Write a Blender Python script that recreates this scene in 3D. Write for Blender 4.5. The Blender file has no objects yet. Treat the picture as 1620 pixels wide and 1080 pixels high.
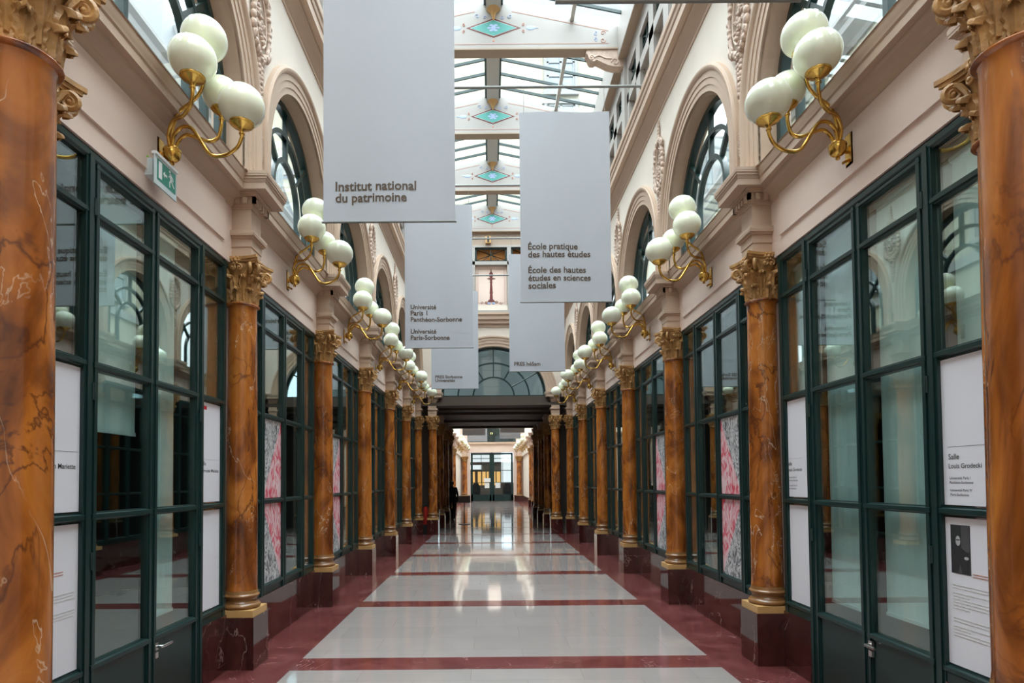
import bpy, bmesh, math, random
from mathutils import Vector, Matrix
from math import sin, cos, pi, sqrt

SC = bpy.context.scene
COL = SC.collection
random.seed(7)

# ---------------------------------------------------------------- camera, sky, exposure
cam_data = bpy.data.cameras.new('camera')
cam = bpy.data.objects.new('camera', cam_data)
COL.objects.link(cam)
cam_data.sensor_width = 36.0
cam_data.lens = 36.0 * 960 / 1620
cam_data.shift_x = 0.0211
cam_data.shift_y = 0.1180
cam_data.clip_start = 0.05
_p, _r = 0.031, -0.008
_fw = Vector((0, cos(_p), sin(_p)))
_ri = Vector((1, 0, 0))
_up = _ri.cross(_fw)
_r2 = _ri * cos(_r) + _up * sin(_r)
_u2 = _up * cos(_r) - _ri * sin(_r)
_m = Matrix((_r2, _u2, -_fw)).transposed().to_4x4()
_m.translation = Vector((-0.12, 0.0, 1.65))
cam.matrix_world = _m
SC.camera = cam

world = bpy.data.worlds.new('sky')
SC.world = world
world.use_nodes = True
_bg = world.node_tree.nodes['Background']
_wn, _wl = world.node_tree.nodes, world.node_tree.links      # overcast sky: bright zenith, dim horizon
_tc = _wn.new('ShaderNodeTexCoord'); _sx = _wn.new('ShaderNodeSeparateXYZ'); _rp = _wn.new('ShaderNodeValToRGB')
_wl.new(_tc.outputs['Generated'], _sx.inputs[0]); _wl.new(_sx.outputs['Z'], _rp.inputs['Fac'])
_rp.color_ramp.elements[0].position, _rp.color_ramp.elements[0].color = 0.0, (0.10, 0.11, 0.12, 1)
_rp.color_ramp.elements[1].position, _rp.color_ramp.elements[1].color = 1.0, (0.88, 0.945, 1.0, 1)
_e = _rp.color_ramp.elements.new(0.5); _e.color = (0.27, 0.29, 0.31, 1)
_wl.new(_rp.outputs['Color'], _bg.inputs[0])
_bg.inputs[1].default_value = 6.0

SC.view_settings.view_transform = 'Standard'
SC.view_settings.look = 'None'
SC.view_settings.gamma = 1.0
SC.view_settings.use_curve_mapping = False
SC.view_settings.exposure = 1.68
SC.cycles.use_denoising = True
SC.cycles.max_bounces = 14
SC.cycles.diffuse_bounces = 7
SC.cycles.glossy_bounces = 5
SC.cycles.transmission_bounces = 6
SC.cycles.transparent_max_bounces = 32
SC.cycles.sample_clamp_indirect = 6.0
SC.cycles.caustics_reflective = False
SC.cycles.caustics_refractive = False

def portal(name, loc, rot, sx, sy):
    d = bpy.data.lights.new(name, 'AREA')
    d.shape = 'RECTANGLE'
    d.size, d.size_y = sx, sy
    d.cycles.is_portal = True
    o = bpy.data.objects.new(name, d)
    o.location, o.rotation_euler = loc, rot
    COL.objects.link(o)
portal('sky_portal', (0, 7.2, 10.9), (0, 0, 0), 5.2, 23.6)
portal('sky_portal', (0, 38.5, 10.9), (0, 0, 0), 5.2, 22.0)

# ---------------------------------------------------------------- materials
def _nt(name):
    m = bpy.data.materials.new(name)
    m.use_nodes = True
    nt = m.node_tree
    return m, nt, nt.nodes['Principled BSDF']

def mat(name, col, rough=0.5, metal=0.0, coat=0.0, spec=0.5, var=0.0, vscale=3.0, bump=0.0, bscale=40.0):
    m, nt, b = _nt(name)
    b.inputs['Base Color'].default_value = (*col, 1)
    b.inputs['Roughness'].default_value = rough
    b.inputs['Metallic'].default_value = metal
    b.inputs['Coat Weight'].default_value = coat
    b.inputs['Coat Roughness'].default_value = 0.04
    b.inputs['Specular IOR Level'].default_value = spec
    tc = nt.nodes.new('ShaderNodeTexCoord')
    if var:
        n = nt.nodes.new('ShaderNodeTexNoise')
        n.inputs['Scale'].default_value = vscale
        n.inputs['Detail'].default_value = 6
        nt.links.new(tc.outputs['Object'], n.inputs['Vector'])
        r = nt.nodes.new('ShaderNodeValToRGB')
        r.color_ramp.elements[0].position, r.color_ramp.elements[1].position = 0.3, 0.7
        r.color_ramp.elements[0].color = (*[c * (1 - var) for c in col], 1)
        r.color_ramp.elements[1].color = (*[min(1, c * (1 + var)) for c in col], 1)
        nt.links.new(n.outputs['Fac'], r.inputs['Fac'])
        nt.links.new(r.outputs['Color'], b.inputs['Base Color'])
    if bump:
        n2 = nt.nodes.new('ShaderNodeTexNoise')
        n2.inputs['Scale'].default_value = bscale
        n2.inputs['Detail'].default_value = 4
        nt.links.new(tc.outputs['Object'], n2.inputs['Vector'])
        bp = nt.nodes.new('ShaderNodeBump')
        bp.inputs['Strength'].default_value = bump
        bp.inputs['Distance'].default_value = 0.01
        nt.links.new(n2.outputs['Fac'], bp.inputs['Height'])
        nt.links.new(bp.outputs['Normal'], b.inputs['Normal'])
    return m

def marble(name, stops, vein, vein_amt, dark, dark_amt, scale=2.2, rough=0.18, coat=0.3, vscale=3.0, stretch=0.6, vwidth=0.012):
    """polished veined marble: cloudy ramp + thin light and dark veins"""
    m, nt, b = _nt(name)
    N, L = nt.nodes, nt.links
    tc = N.new('ShaderNodeTexCoord'); oi = N.new('ShaderNodeObjectInfo')
    mu = N.new('ShaderNodeVectorMath'); mu.operation = 'SCALE'
    cx = N.new('ShaderNodeCombineXYZ')
    for i in range(3):
        L.new(oi.outputs['Random'], cx.inputs[i])
    L.new(cx.outputs[0], mu.inputs[0]); mu.inputs['Scale'].default_value = 37.0
    ad = N.new('ShaderNodeVectorMath'); ad.operation = 'ADD'
    mp = N.new('ShaderNodeMapping'); mp.inputs['Scale'].default_value = (1, 1, stretch)
    mp.inputs['Rotation'].default_value = (0.5, 0.35, 0)
    L.new(tc.outputs['Object'], mp.inputs['Vector'])
    L.new(mp.outputs[0], ad.inputs[0]); L.new(mu.outputs[0], ad.inputs[1])
    def noise(sc, det=8, dist=0.0, rough_=0.55):
        n = N.new('ShaderNodeTexNoise')
        n.inputs['Scale'].default_value = sc; n.inputs['Detail'].default_value = det
        n.inputs['Distortion'].default_value = dist; n.inputs['Roughness'].default_value = rough_
        L.new(ad.outputs[0], n.inputs['Vector'])
        return n.outputs['Fac']
    base = N.new('ShaderNodeValToRGB')
    els = base.color_ramp.elements
    while len(els) < len(stops):
        els.new(0.5)
    for e, (p, c) in zip(els, stops):
        e.position = p; e.color = (*c, 1)
    L.new(noise(scale, 9, 1.2), base.inputs['Fac'])
    def veins(sc, width, dist, maskscale, lo, hi):
        s = N.new('ShaderNodeMath'); s.operation = 'SUBTRACT'
        L.new(noise(sc, 5, dist), s.inputs[0]); s.inputs[1].default_value = 0.5
        a = N.new('ShaderNodeMath'); a.operation = 'ABSOLUTE'
        L.new(s.outputs[0], a.inputs[0])
        mr = N.new('ShaderNodeMapRange')
        mr.inputs['From Min'].default_value = 0.0; mr.inputs['From Max'].default_value = width
        mr.inputs['To Min'].default_value = 1.0; mr.inputs['To Max'].default_value = 0.0
        L.new(a.outputs[0], mr.inputs['Value'])
        mk = N.new('ShaderNodeMapRange')
        mk.inputs['From Min'].default_value = lo; mk.inputs['From Max'].default_value = hi
        L.new(noise(maskscale, 2), mk.inputs['Value'])
        x = N.new('ShaderNodeMath'); x.operation = 'MULTIPLY'
        L.new(mr.outputs[0], x.inputs[0]); L.new(mk.outputs[0], x.inputs[1])
        return x.outputs[0]
    def blend(prev, fac, col, amt):
        k = N.new('ShaderNodeMath'); k.operation = 'MULTIPLY'
        L.new(fac, k.inputs[0]); k.inputs[1].default_value = amt
        mx = N.new('ShaderNodeMix'); mx.data_type = 'RGBA'
        L.new(k.outputs[0], mx.inputs[0]); L.new(prev, mx.inputs[6])
        mx.inputs[7].default_value = (*col, 1)
        return mx.outputs[2]
    c = base.outputs['Color']
    c = blend(c, veins(vscale * 0.8, 0.018, 1.5, 1.9, 0.38, 0.56), dark, dark_amt)
    c = blend(c, veins(vscale, vwidth, 1.0, 2.6, 0.44, 0.58), vein, vein_amt)
    L.new(c, b.inputs['Base Color'])
    b.inputs['Roughness'].default_value = rough
    b.inputs['Coat Weight'].default_value = coat
    b.inputs['Coat Roughness'].default_value = 0.05
    return m

def glass(name, tint, f0=0.04, gain=1.0, power=4.5):
    m = bpy.data.materials.new(name); m.use_nodes = True
    nt = m.node_tree; N, L = nt.nodes, nt.links
    N.clear()
    out = N.new('ShaderNodeOutputMaterial')
    tr = N.new('ShaderNodeBsdfTransparent'); tr.inputs[0].default_value = (*tint, 1)
    gl = N.new('ShaderNodeBsdfGlossy'); gl.inputs['Roughness'].default_value = 0.0
    gl.inputs[0].default_value = (0.93, 1.0, 0.98, 1)
    lw = N.new('ShaderNodeLayerWeight'); lw.inputs['Blend'].default_value = 0.5
    pw = N.new('ShaderNodeMath'); pw.operation = 'POWER'; pw.inputs[1].default_value = power
    L.new(lw.outputs['Facing'], pw.inputs[0])
    mr = N.new('ShaderNodeMapRange'); mr.inputs['To Min'].default_value = f0; mr.inputs['To Max'].default_value = gain
    L.new(pw.outputs[0], mr.inputs['Value'])
    mx = N.new('ShaderNodeMixShader')
    L.new(mr.outputs[0], mx.inputs[0]); L.new(tr.outputs[0], mx.inputs[1]); L.new(gl.outputs[0], mx.inputs[2])
    L.new(mx.outputs[0], out.inputs['Surface'])
    return m

M = {}
M['pink'] = mat('pink plaster', (0.76, 0.60, 0.515), 0.55, var=0.04, vscale=1.5)
M['cream'] = mat('cream plaster', (0.74, 0.66, 0.575), 0.6, var=0.04, vscale=1.5)
M['moulding'] = mat('moulding paint', (0.52, 0.375, 0.275), 0.5, var=0.04, vscale=2)
M['white'] = mat('ivory paint', (0.36, 0.335, 0.31), 0.55, var=0.02)
M['stucco'] = mat('stucco', (0.56, 0.42, 0.335), 0.6, var=0.12, vscale=14, bump=0.5, bscale=60)
M['column'] = marble('orange marble', [(0.30, (0.095, 0.025, 0.006)), (0.43, (0.24, 0.068, 0.012)), (0.53, (0.42, 0.130, 0.020)), (0.62, (0.50, 0.175, 0.030)), (0.74, (0.22, 0.060, 0.012))],
                     (0.80, 0.62, 0.42), 0.75, (0.075, 0.020, 0.008), 0.85, scale=2.9, rough=0.22, coat=0.2, vscale=2.7, vwidth=0.0055, stretch=0.42)
M['capital'] = mat('ochre gilt plaster', (0.42, 0.225, 0.075), 0.5, var=0.28, vscale=9, bump=0.4, bscale=70)
M['base'] = mat('bronze brown base', (0.24, 0.11, 0.035), 0.3, coat=0.3, var=0.25, vscale=8)
M['plinth'] = mat('gold ochre paint', (0.58, 0.34, 0.13), 0.4, var=0.08)
M['red'] = marble('red marble', [(0.3, (0.034, 0.008, 0.007)), (0.55, (0.062, 0.015, 0.013)), (0.75, (0.095, 0.026, 0.022))],
                  (0.55, 0.40, 0.36), 0.55, (0.03, 0.006, 0.006), 0.6, scale=2.5, rough=0.08, coat=0.5, vscale=1.7, vwidth=0.006)
M['redfloor'] = marble('red floor marble', [(0.3, (0.10, 0.024, 0.023)), (0.55, (0.155, 0.042, 0.041)), (0.75, (0.21, 0.068, 0.065))],
                  (0.55, 0.36, 0.33), 0.45, (0.07, 0.012, 0.012), 0.5, scale=2.5, rough=0.16, coat=0.2, vscale=1.7, vwidth=0.006)
M['green'] = mat('dark green paint', (0.007, 0.029, 0.027), 0.32, spec=0.5)
M['brass'] = mat('polished brass', (0.62, 0.37, 0.085), 0.24, metal=1.0, var=0.2, vscale=20)
M['globe'] = mat('opal glass', (0.86, 0.89, 0.72), 0.10, coat=0.6)
M['globe'].node_tree.nodes['Principled BSDF'].inputs['Subsurface Weight'].default_value = 0.8
M['globe'].node_tree.nodes['Principled BSDF'].inputs['Subsurface Radius'].default_value = (0.15, 0.15, 0.13)
M['pane'] = glass('shop glass', (0.865, 0.972, 0.962), 0.11, 1.0, 3.0)
M['clear'] = glass('window glass', (0.95, 0.985, 0.98), 0.03, 0.9)
M['teal'] = glass('blue grey glass', (0.50, 0.66, 0.70), 0.07, 1.0)
M['banner'] = mat('banner cloth', (0.42, 0.43, 0.465), 0.7, var=0.015, vscale=2, bump=0.08, bscale=5)
M['ink'] = mat('brown ink', (0.075, 0.042, 0.020), 0.6)
M['black'] = mat('black ink', (0.02, 0.022, 0.024), 0.6)
M['redink'] = mat('red ink', (0.55, 0.02, 0.03), 0.5)
M['tan_ink'] = mat('faded red ink', (0.45, 0.20, 0.14), 0.6)
M['board'] = mat('white panel', (0.74, 0.74, 0.79), 0.5)
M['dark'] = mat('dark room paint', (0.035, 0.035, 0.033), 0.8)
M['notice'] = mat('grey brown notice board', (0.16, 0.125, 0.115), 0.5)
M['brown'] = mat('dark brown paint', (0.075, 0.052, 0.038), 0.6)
M['blind'] = mat('pale blind cloth', (0.86, 0.90, 0.88), 0.8)
M['steel'] = mat('satin steel', (0.65, 0.65, 0.64), 0.3, metal=1.0)
M['rod'] = mat('grey painted steel', (0.22, 0.23, 0.22), 0.4)
M['grey'] = mat('light grey paint', (0.50, 0.49, 0.46), 0.6)
M['facade'] = mat('cream render', (0.38, 0.355, 0.27), 0.8, var=0.04)
M['facade2'] = mat('rear cream render', (0.40, 0.37, 0.285), 0.8, var=0.04)  # even cream tone of the tall rear building
M['stone'] = mat('pale stone', (0.27, 0.266, 0.255), 0.8)
M['slate'] = mat('grey slate', (0.060, 0.070, 0.080), 0.6, var=0.15, vscale=6)
M['wframe'] = mat('white window paint', (0.24, 0.245, 0.25), 0.5)
M['wpane'] = mat('dark blue window glass', (0.20, 0.25, 0.28), 0.05, spec=0.8)
M['turq'] = mat('turquoise paint', (0.09, 0.34, 0.30), 0.6, var=0.06)
M['dkred'] = mat('oxblood paint', (0.13, 0.022, 0.018), 0.6)
M['paleblue'] = mat('soft blue paint', (0.36, 0.44, 0.66), 0.6)
M['ornred'] = mat('faded red paint', (0.50, 0.22, 0.16), 0.6)
M['tan'] = mat('tan paint', (0.36, 0.275, 0.205), 0.6)
M['signgreen'] = mat('sign green', (0.010, 0.23, 0.16), 0.4)
M['signwhite'] = mat('sign white', (0.80, 0.82, 0.82), 0.4)
M['acryl'] = mat('pale acrylic', (0.60, 0.70, 0.72), 0.15)
M['cloth'] = mat('dark clothing', (0.012, 0.013, 0.015), 0.8)
M['skin'] = mat('skin', (0.22, 0.12, 0.08), 0.6)
M['extred'] = mat('extinguisher red', (0.55, 0.03, 0.02), 0.3)

def floor_mat():
    m, nt, b = _nt('beige marble floor')
    N, L = nt.nodes, nt.links
    tc = N.new('ShaderNodeTexCoord')
    br = N.new('ShaderNodeTexBrick')
    br.inputs['Scale'].default_value = 1.0
    br.inputs['Brick Width'].default_value = 0.95; br.inputs['Row Height'].default_value = 0.465
    br.inputs['Mortar Size'].default_value = 0.003; br.inputs['Bias'].default_value = 0.0
    br.inputs['Color1'].default_value = (0.325, 0.285, 0.270, 1)
    br.inputs['Color2'].default_value = (0.305, 0.268, 0.253, 1)
    br.inputs['Mortar'].default_value = (0.26, 0.225, 0.21, 1)
    mp = N.new('ShaderNodeMapping'); mp.inputs['Location'].default_value = (0.3, 0.02, 0)
    L.new(tc.outputs['Object'], mp.inputs[0]); L.new(mp.outputs[0], br.inputs['Vector'])
    n = N.new('ShaderNodeTexNoise'); n.inputs['Scale'].default_value = 3; n.inputs['Detail'].default_value = 8
    L.new(tc.outputs['Object'], n.inputs['Vector'])
    mr = N.new('ShaderNodeMapRange'); mr.inputs['To Min'].default_value = 0.92; mr.inputs['To Max'].default_value = 1.08
    L.new(n.outputs['Fac'], mr.inputs['Value'])
    mu = N.new('ShaderNodeVectorMath'); mu.operation = 'SCALE'
    L.new(br.outputs['Color'], mu.inputs[0]); L.new(mr.outputs[0], mu.inputs['Scale'])
    L.new(mu.outputs[0], b.inputs['Base Color'])
    b.inputs['Roughness'].default_value = 0.06
    b.inputs['Specular IOR Level'].default_value = 0.85
    n2 = N.new('ShaderNodeTexNoise'); n2.inputs['Scale'].default_value = 2.0; n2.inputs['Detail'].default_value = 2
    L.new(tc.outputs['Object'], n2.inputs['Vector'])
    bp = N.new('ShaderNodeBump'); bp.inputs['Strength'].default_value = 0.05; bp.inputs['Distance'].default_value = 0.02
    L.new(n2.outputs['Fac'], bp.inputs['Height']); L.new(bp.outputs['Normal'], b.inputs['Normal'])
    return m
M['floor'] = floor_mat()

def poster_mat(name, ca, cb, scale):
    m, nt, b = _nt(name)
    N, L = nt.nodes, nt.links
    tc = N.new('ShaderNodeTexCoord')
    n = N.new('ShaderNodeTexNoise'); n.inputs['Scale'].default_value = scale; n.inputs['Detail'].default_value = 5
    n.inputs['Distortion'].default_value = 2.2
    mp = N.new('ShaderNodeMapping'); mp.inputs['Scale'].default_value = (1, 1.6, 0.8)
    L.new(tc.outputs['Object'], mp.inputs[0]); L.new(mp.outputs[0], n.inputs['Vector'])
    r = N.new('ShaderNodeValToRGB')
    r.color_ramp.elements[0].position = 0.40; r.color_ramp.elements[1].position = 0.56
    r.color_ramp.elements[0].color = (*ca, 1); r.color_ramp.elements[1].color = (*cb, 1)
    L.new(n.outputs['Fac'], r.inputs['Fac']); L.new(r.outputs['Color'], b.inputs['Base Color'])
    b.inputs['Roughness'].default_value = 0.6
    return m
M['print_red'] = poster_mat('red engraved print', (0.62, 0.06, 0.10), (0.74, 0.52, 0.54), 6)
M['print_grey'] = poster_mat('grey engraved print', (0.06, 0.06, 0.065), (0.60, 0.59, 0.60), 13)
# ---------------------------------------------------------------- mesh helpers
class MB:
    def __init__(s, sx=1):
        s.v, s.f, s.m, s.sx = [], [], [], sx
    def add(s, vs, fs, mi=0):
        o = len(s.v)
        s.v += [Vector(p) for p in vs]
        s.f += [[i + o for i in f] for f in fs]
        s.m += [mi] * len(fs)
        return s
    def box(s, a, b, mi=0):
        (x0, y0, z0), (x1, y1, z1) = a, b
        return s.add([(x0, y0, z0), (x1, y0, z0), (x1, y1, z0), (x0, y1, z0), (x0, y0, z1), (x1, y0, z1), (x1, y1, z1), (x0, y1, z1)],
                     [(0, 3, 2, 1), (4, 5, 6, 7), (0, 1, 5, 4), (1, 2, 6, 5), (2, 3, 7, 6), (3, 0, 4, 7)], mi)
    def loft(s, secs, closed=True, cap=True, mi=0, ring=False):
        n = len(secs[0]); vs = [p for sec in secs for p in sec]; fs = []
        cnt = len(secs) if ring else len(secs) - 1
        for i in range(cnt):
            i2 = (i + 1) % len(secs)
            for j in range(n if closed else n - 1):
                k = (j + 1) % n
                fs.append((i * n + j, i * n + k, i2 * n + k, i2 * n + j))
        if cap and closed and not ring:
            fs.append(tuple(range(n))); fs.append(tuple((len(secs) - 1) * n + j for j in range(n)))
        return s.add(vs, fs, mi)
    def prism(s, poly, ax, a, b, mi=0):
        f = {'X': lambda p, t: (t, p[0], p[1]), 'Y': lambda p, t: (p[0], t, p[1]), 'Z': lambda p, t: (p[0], p[1], t)}[ax]
        return s.loft([[f(p, a) for p in poly], [f(p, b) for p in poly]], mi=mi)
    def lathe(s, prof, c=(0, 0, 0), n=24, mi=0, cap=True):
        secs = [[(c[0] + r * cos(2 * pi * j / n), c[1] + r * sin(2 * pi * j / n), c[2] + z) for j in range(n)] for r, z in prof]
        return s.loft(secs, cap=cap, mi=mi)
    def tube(s, path, r, n=8, mi=0, cap=True):
        P = [Vector(p) for p in path]; secs = []
        rr = r if isinstance(r, (list, tuple)) else [r] * len(P)
        up = None
        for i, p in enumerate(P):
            t = (P[min(i + 1, len(P) - 1)] - P[max(i - 1, 0)]).normalized()
            if up is None:
                up = Vector((0, 0, 1)) if abs(t.z) < 0.9 else Vector((0, 1, 0))
            b = t.cross(up).normalized(); up = b.cross(t).normalized()
            secs.append([p + (b * cos(2 * pi * j / n) + up * sin(2 * pi * j / n)) * rr[i] for j in range(n)])
        return s.loft(secs, cap=cap, mi=mi)
    def sphere(s, c, r, nu=20, nv=12, mi=0):
        r3 = r if isinstance(r, (list, tuple)) else (r, r, r)
        secs = []
        for i in range(1, nv):
            a = -pi / 2 + pi * i / nv
            secs.append([(c[0] + r3[0] * cos(a) * cos(2 * pi * j / nu), c[1] + r3[1] * cos(a) * sin(2 * pi * j / nu), c[2] + r3[2] * sin(a)) for j in range(nu)])
        vs = [p for q in secs for p in q]; fs = []
        for i in range(len(secs) - 1):
            for j in range(nu):
                k = (j + 1) % nu
                fs.append((i * nu + j, i * nu + k, (i + 1) * nu + k, (i + 1) * nu + j))
        b, t = len(vs), len(vs) + 1
        vs += [(c[0], c[1], c[2] - r3[2]), (c[0], c[1], c[2] + r3[2])]
        for j in range(nu):
            k = (j + 1) % nu
            fs.append((b, k, j)); fs.append((t, (len(secs) - 1) * nu + j, (len(secs) - 1) * nu + k))
        return s.add(vs, fs, mi)
    def xf(s, mtx, start=0):
        for i in range(start, len(s.v)):
            s.v[i] = mtx @ s.v[i]
        return s
    def build(s, name, m, parent=None, smooth=None, wloc=None):
        me = bpy.data.meshes.new(name)
        org = Vector((0, 0, 0))
        if parent is not None:
            q = parent
            while q is not None:
                org += q.location; q = q.parent
        if wloc is not None:
            org = Vector(wloc)
        me.from_pydata([(p.x * s.sx - org.x, p.y - org.y, p.z - org.z) for p in s.v], [], s.f)
        ms = m if isinstance(m, list) else [m]
        for k in ms:
            me.materials.append(M[k])
        for p, i in zip(me.polygons, s.m):
            p.material_index = i
        bm = bmesh.new(); bm.from_mesh(me)
        bmesh.ops.recalc_face_normals(bm, faces=bm.faces)
        bm.to_mesh(me); bm.free()
        if smooth:
            for p in me.polygons:
                p.use_smooth = True
            me.set_sharp_from_angle(angle=math.radians(smooth))
        o = bpy.data.objects.new(name, me); COL.objects.link(o)
        if parent is not None:
            o.parent = parent
        elif wloc is not None:
            o.location = wloc
        return o

def tag(o, label=None, cat=None, group=None, kind=None):
    if label: o['label'] = label
    if cat: o['category'] = cat
    if group: o['group'] = group
    if kind: o['kind'] = kind
    return o
def thing(name, loc, label, cat, group=None, kind='thing'):
    o = bpy.data.objects.new(name, None); COL.objects.link(o)
    o.location = loc; o.empty_display_size = 0.1
    return tag(o, label, cat, group, kind)
def shell(name, loc=(0, 0, 0)):
    o = bpy.data.objects.new(name, None); COL.objects.link(o)
    o.location = loc; o['kind'] = 'structure'
    return o
def S(o):
    o['kind'] = 'structure'; return o
def copy_tree(o, parent=None):
    c = o.copy(); COL.objects.link(c)
    if parent is not None: c.parent = parent
    for ch in list(o.children):
        copy_tree(ch, c)
    return c
def dup(o, loc, label=None, group=None, name=None):
    c = copy_tree(o); c.location = loc
    if label: c['label'] = label
    if group: c['group'] = group
    if name: c.name = name
    return c

_tmp = None
def text_mesh(s, bold=0.0):
    cu = bpy.data.curves.new('txt', 'FONT'); cu.body = s; cu.size = 1.0; cu.offset = bold
    cu.resolution_u = 3
    o = bpy.data.objects.new('txt', cu); COL.objects.link(o)
    bpy.context.view_layer.update()
    me = bpy.data.meshes.new_from_object(o.evaluated_get(bpy.context.evaluated_depsgraph_get()))
    bpy.data.objects.remove(o)
    return [v.co.copy() for v in me.vertices], [tuple(p.vertices) for p in me.polygons]
def lettering(mb, s, org, xd, width, height=None, bold=0.012, mi=0):
    """flat raised letters: s starts at org, runs along xd, is width wide (or height high per em)"""
    vs, fs = text_mesh(s, bold)
    x0 = min(v.x for v in vs); x1 = max(v.x for v in vs)
    kx = width / (x1 - x0) if width else height
    ky = height if height else kx
    org, xd = Vector(org), Vector(xd)
    mb.add([org + xd * ((v.x - x0) * kx) + Vector((0, 0, 1)) * (v.y * ky) for v in vs], fs, mi)

D0, P = 5.57, 2.69
def Y(k): return D0 + P * k
ORD = ['first', 'second', 'third', 'fourth', 'fifth', 'sixth', 'seventh', 'eighth', 'ninth', 'tenth', 'eleventh', 'twelfth', 'thirteenth', 'fourteenth', 'fifteenth', 'sixteenth', 'seventeenth']
SIDE = {-1: 'on the exit sign wall', 1: 'opposite the exit sign wall'}
SN = {-1: 'left', 1: 'right'}
YB, YE = -4.0, 18.90            # back of the nave, end wall
UW = 2.455                      # frieze wall plane
UU = 2.265                      # upper wall plane

# ---------------------------------------------------------------- floor
f = MB().box((-6, YB, -0.15), (6, 54, 0)).build('floor', 'floor'); S(f)
nb = 0
for k in range(-2, 17):
    b = MB().box((-1.9, Y(k) - 0.18, -0.01), (1.9, Y(k) + 0.18, 0.002)).build('band', 'redfloor', f)
for sx in (-1, 1):
    MB(sx).box((1.9, YB, -0.01), (2.52, YE + 0.3, 0.0024)).build('border', 'redfloor', f)
    MB(sx).box((1.9, 27.2, -0.01), (2.52, 50.3, 0.0024)).build('border', 'redfloor', f)

# ---------------------------------------------------------------- side walls: lower entablature, upper arcade, attic
ZS, ZC, RI, RO = 4.42, 4.92, 1.04, 1.30
ZT = 6.69
for sx in (-1, 1):
    # frieze and the dark shop rooms behind the glass
    w = MB(sx)
    w.box((UW, YB, 3.64), (2.75, YE + 0.3, ZS))
    for k in range(-2, 6):                               # pier behind each column
        w.box((2.58, Y(k) - 0.16, 0), (2.75, Y(k) + 0.16, 3.64))
    w.box((UW, YB, 0), (2.75, Y(-1) - 0.16 - P, 3.64))
    W = S(w.build('wall_' + SN[sx], 'pink'))
    p = MB(sx)
    for k in range(-2, 5):                               # raised frieze panel per bay
        p.box((UW - 0.018, Y(k) + 0.30, 3.79), (UW + 0.01, Y(k + 1) - 0.30, 4.15))
    p.build('frieze_panel', 'pink', W)
    # upper wall with arched openings
    u = MB(sx)
    for uu, flip in ((UU, 0), (2.56, 1)):
        for k in range(-2, 5):
            yc = Y(k + 0.5); n = 40
            pts = [(yc + RI * cos(pi * i / n), ZC + RI * sin(pi * i / n)) for i in range(n + 1)]
            for (a, b) in zip(pts, pts[1:]):
                u.add([(uu, a[0], a[1]), (uu, b[0], b[1]), (uu, b[0], ZT), (uu, a[0], ZT)], [(0, 1, 2, 3)])
            for y0, y1 in ((yc - P / 2, yc - RI), (yc + RI, yc + P / 2)):
                u.add([(uu, y0, ZS), (uu, y1, ZS), (uu, y1, ZC), (uu, y0, ZC)], [(0, 1, 2, 3)])
                u.add([(uu, y0, ZC), (uu, y1, ZC), (uu, y1, ZT), (uu, y0, ZT)], [(0, 1, 2, 3)])
            if flip:
                path = [(yc + RI, ZS)] + pts + [(yc - RI, ZS)]
                for (a, b) in zip(path, path[1:]):
                    u.add([(UU, a[0], a[1]), (UU, b[0], b[1]), (2.56, b[0], b[1]), (2.56, a[0], a[1])], [(0, 1, 2, 3)], 1)
                u.add([(UU, yc - RI, ZS), (UU, yc + RI, ZS), (2.56, yc + RI, ZS), (2.56, yc - RI, ZS)], [(0, 1, 2, 3)], 1)
    u.box((UU, YB, ZS), (2.56, Y(-2), ZT))
    S(u.build('wall_upper_' + SN[sx], ['cream', 'moulding']))
    # attic
    a = MB(sx)
    ua = 2.42
    a.box((ua, YB, 7.10), (2.75, YE + 0.2, 7.25)); a.box((ua, YB, 8.46), (2.75, YE + 0.2, 8.64)); a.box((ua, YB, 9.04), (2.75, YE + 0.2, 9.36))
    a.box((ua + 0.10, YB, 7.25), (2.75, YE + 0.2, 8.46))
    for k in range(-2, 6):
        a.box((ua - 0.05, Y(k) - 0.12, 7.10), (2.75, Y(k) + 0.12, 9.36))
    for k in range(-3, 6):
        for j in (0.345, 0.655):
            y = Y(k + j)
            if YB < y < YE: a.box((ua, y - 0.135, 7.25), (2.75, y + 0.135, 9.04))
        for j in (0.06, 0.94):
            y = Y(k + j)
            if YB + 0.2 < y < YE: a.box((ua, y - 0.09, 7.25), (2.75, y + 0.09, 9.04))
    A = S(a.build('wall_attic_' + SN[sx], 'white'))
    # eaves beam with stained soffit
    e = MB(sx)
    e.box((2.27, YB, 9.36), (2.75, YE + 0.2, 10.02))
    e.build('eaves_beam', 'white', A)
    MB(sx).box((2.275, YB, 9.345), (2.44, YE + 0.1, 9.362)).build('eaves_soffit', 'tan', A)
    # main cornice
    c = MB(sx)
    c.prism([(UU + 0.2, 6.69), (UU, 6.69), (UU - 0.012, 6.69), (UU - 0.012, 6.735), (UU - 0.03, 6.75), (UU - 0.05, 6.80), (UU - 0.10, 6.85), (UU - 0.115, 6.86), (UU - 0.115, 6.885),
             (2.075, 6.885), (2.075, 6.99), (2.062, 7.0), (2.055, 7.02), (2.055, 7.05), (2.035, 7.07), (2.03, 7.11), (2.03, 7.14), (UU + 0.4, 7.14)], 'Y', YB, YE)
    S(c.build('trim_cornice_' + SN[sx], 'moulding', smooth=30))
    # lower cornice running between the column blocks
    c = MB(sx)
    c.prism([(UW + 0.1, 4.15), (UW - 0.004, 4.15), (UW - 0.012, 4.165), (UW - 0.03, 4.185), (UW - 0.035, 4.205), (UW - 0.06, 4.225), (UW - 0.10, 4.24), (UW - 0.105, 4.27),
             (2.305, 4.275), (2.305, 4.335), (2.295, 4.345), (2.29, 4.37), (2.275, 4.40), (2.275, 4.425), (UW + 0.1, 4.425)], 'Y', YB, YE)
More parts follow.
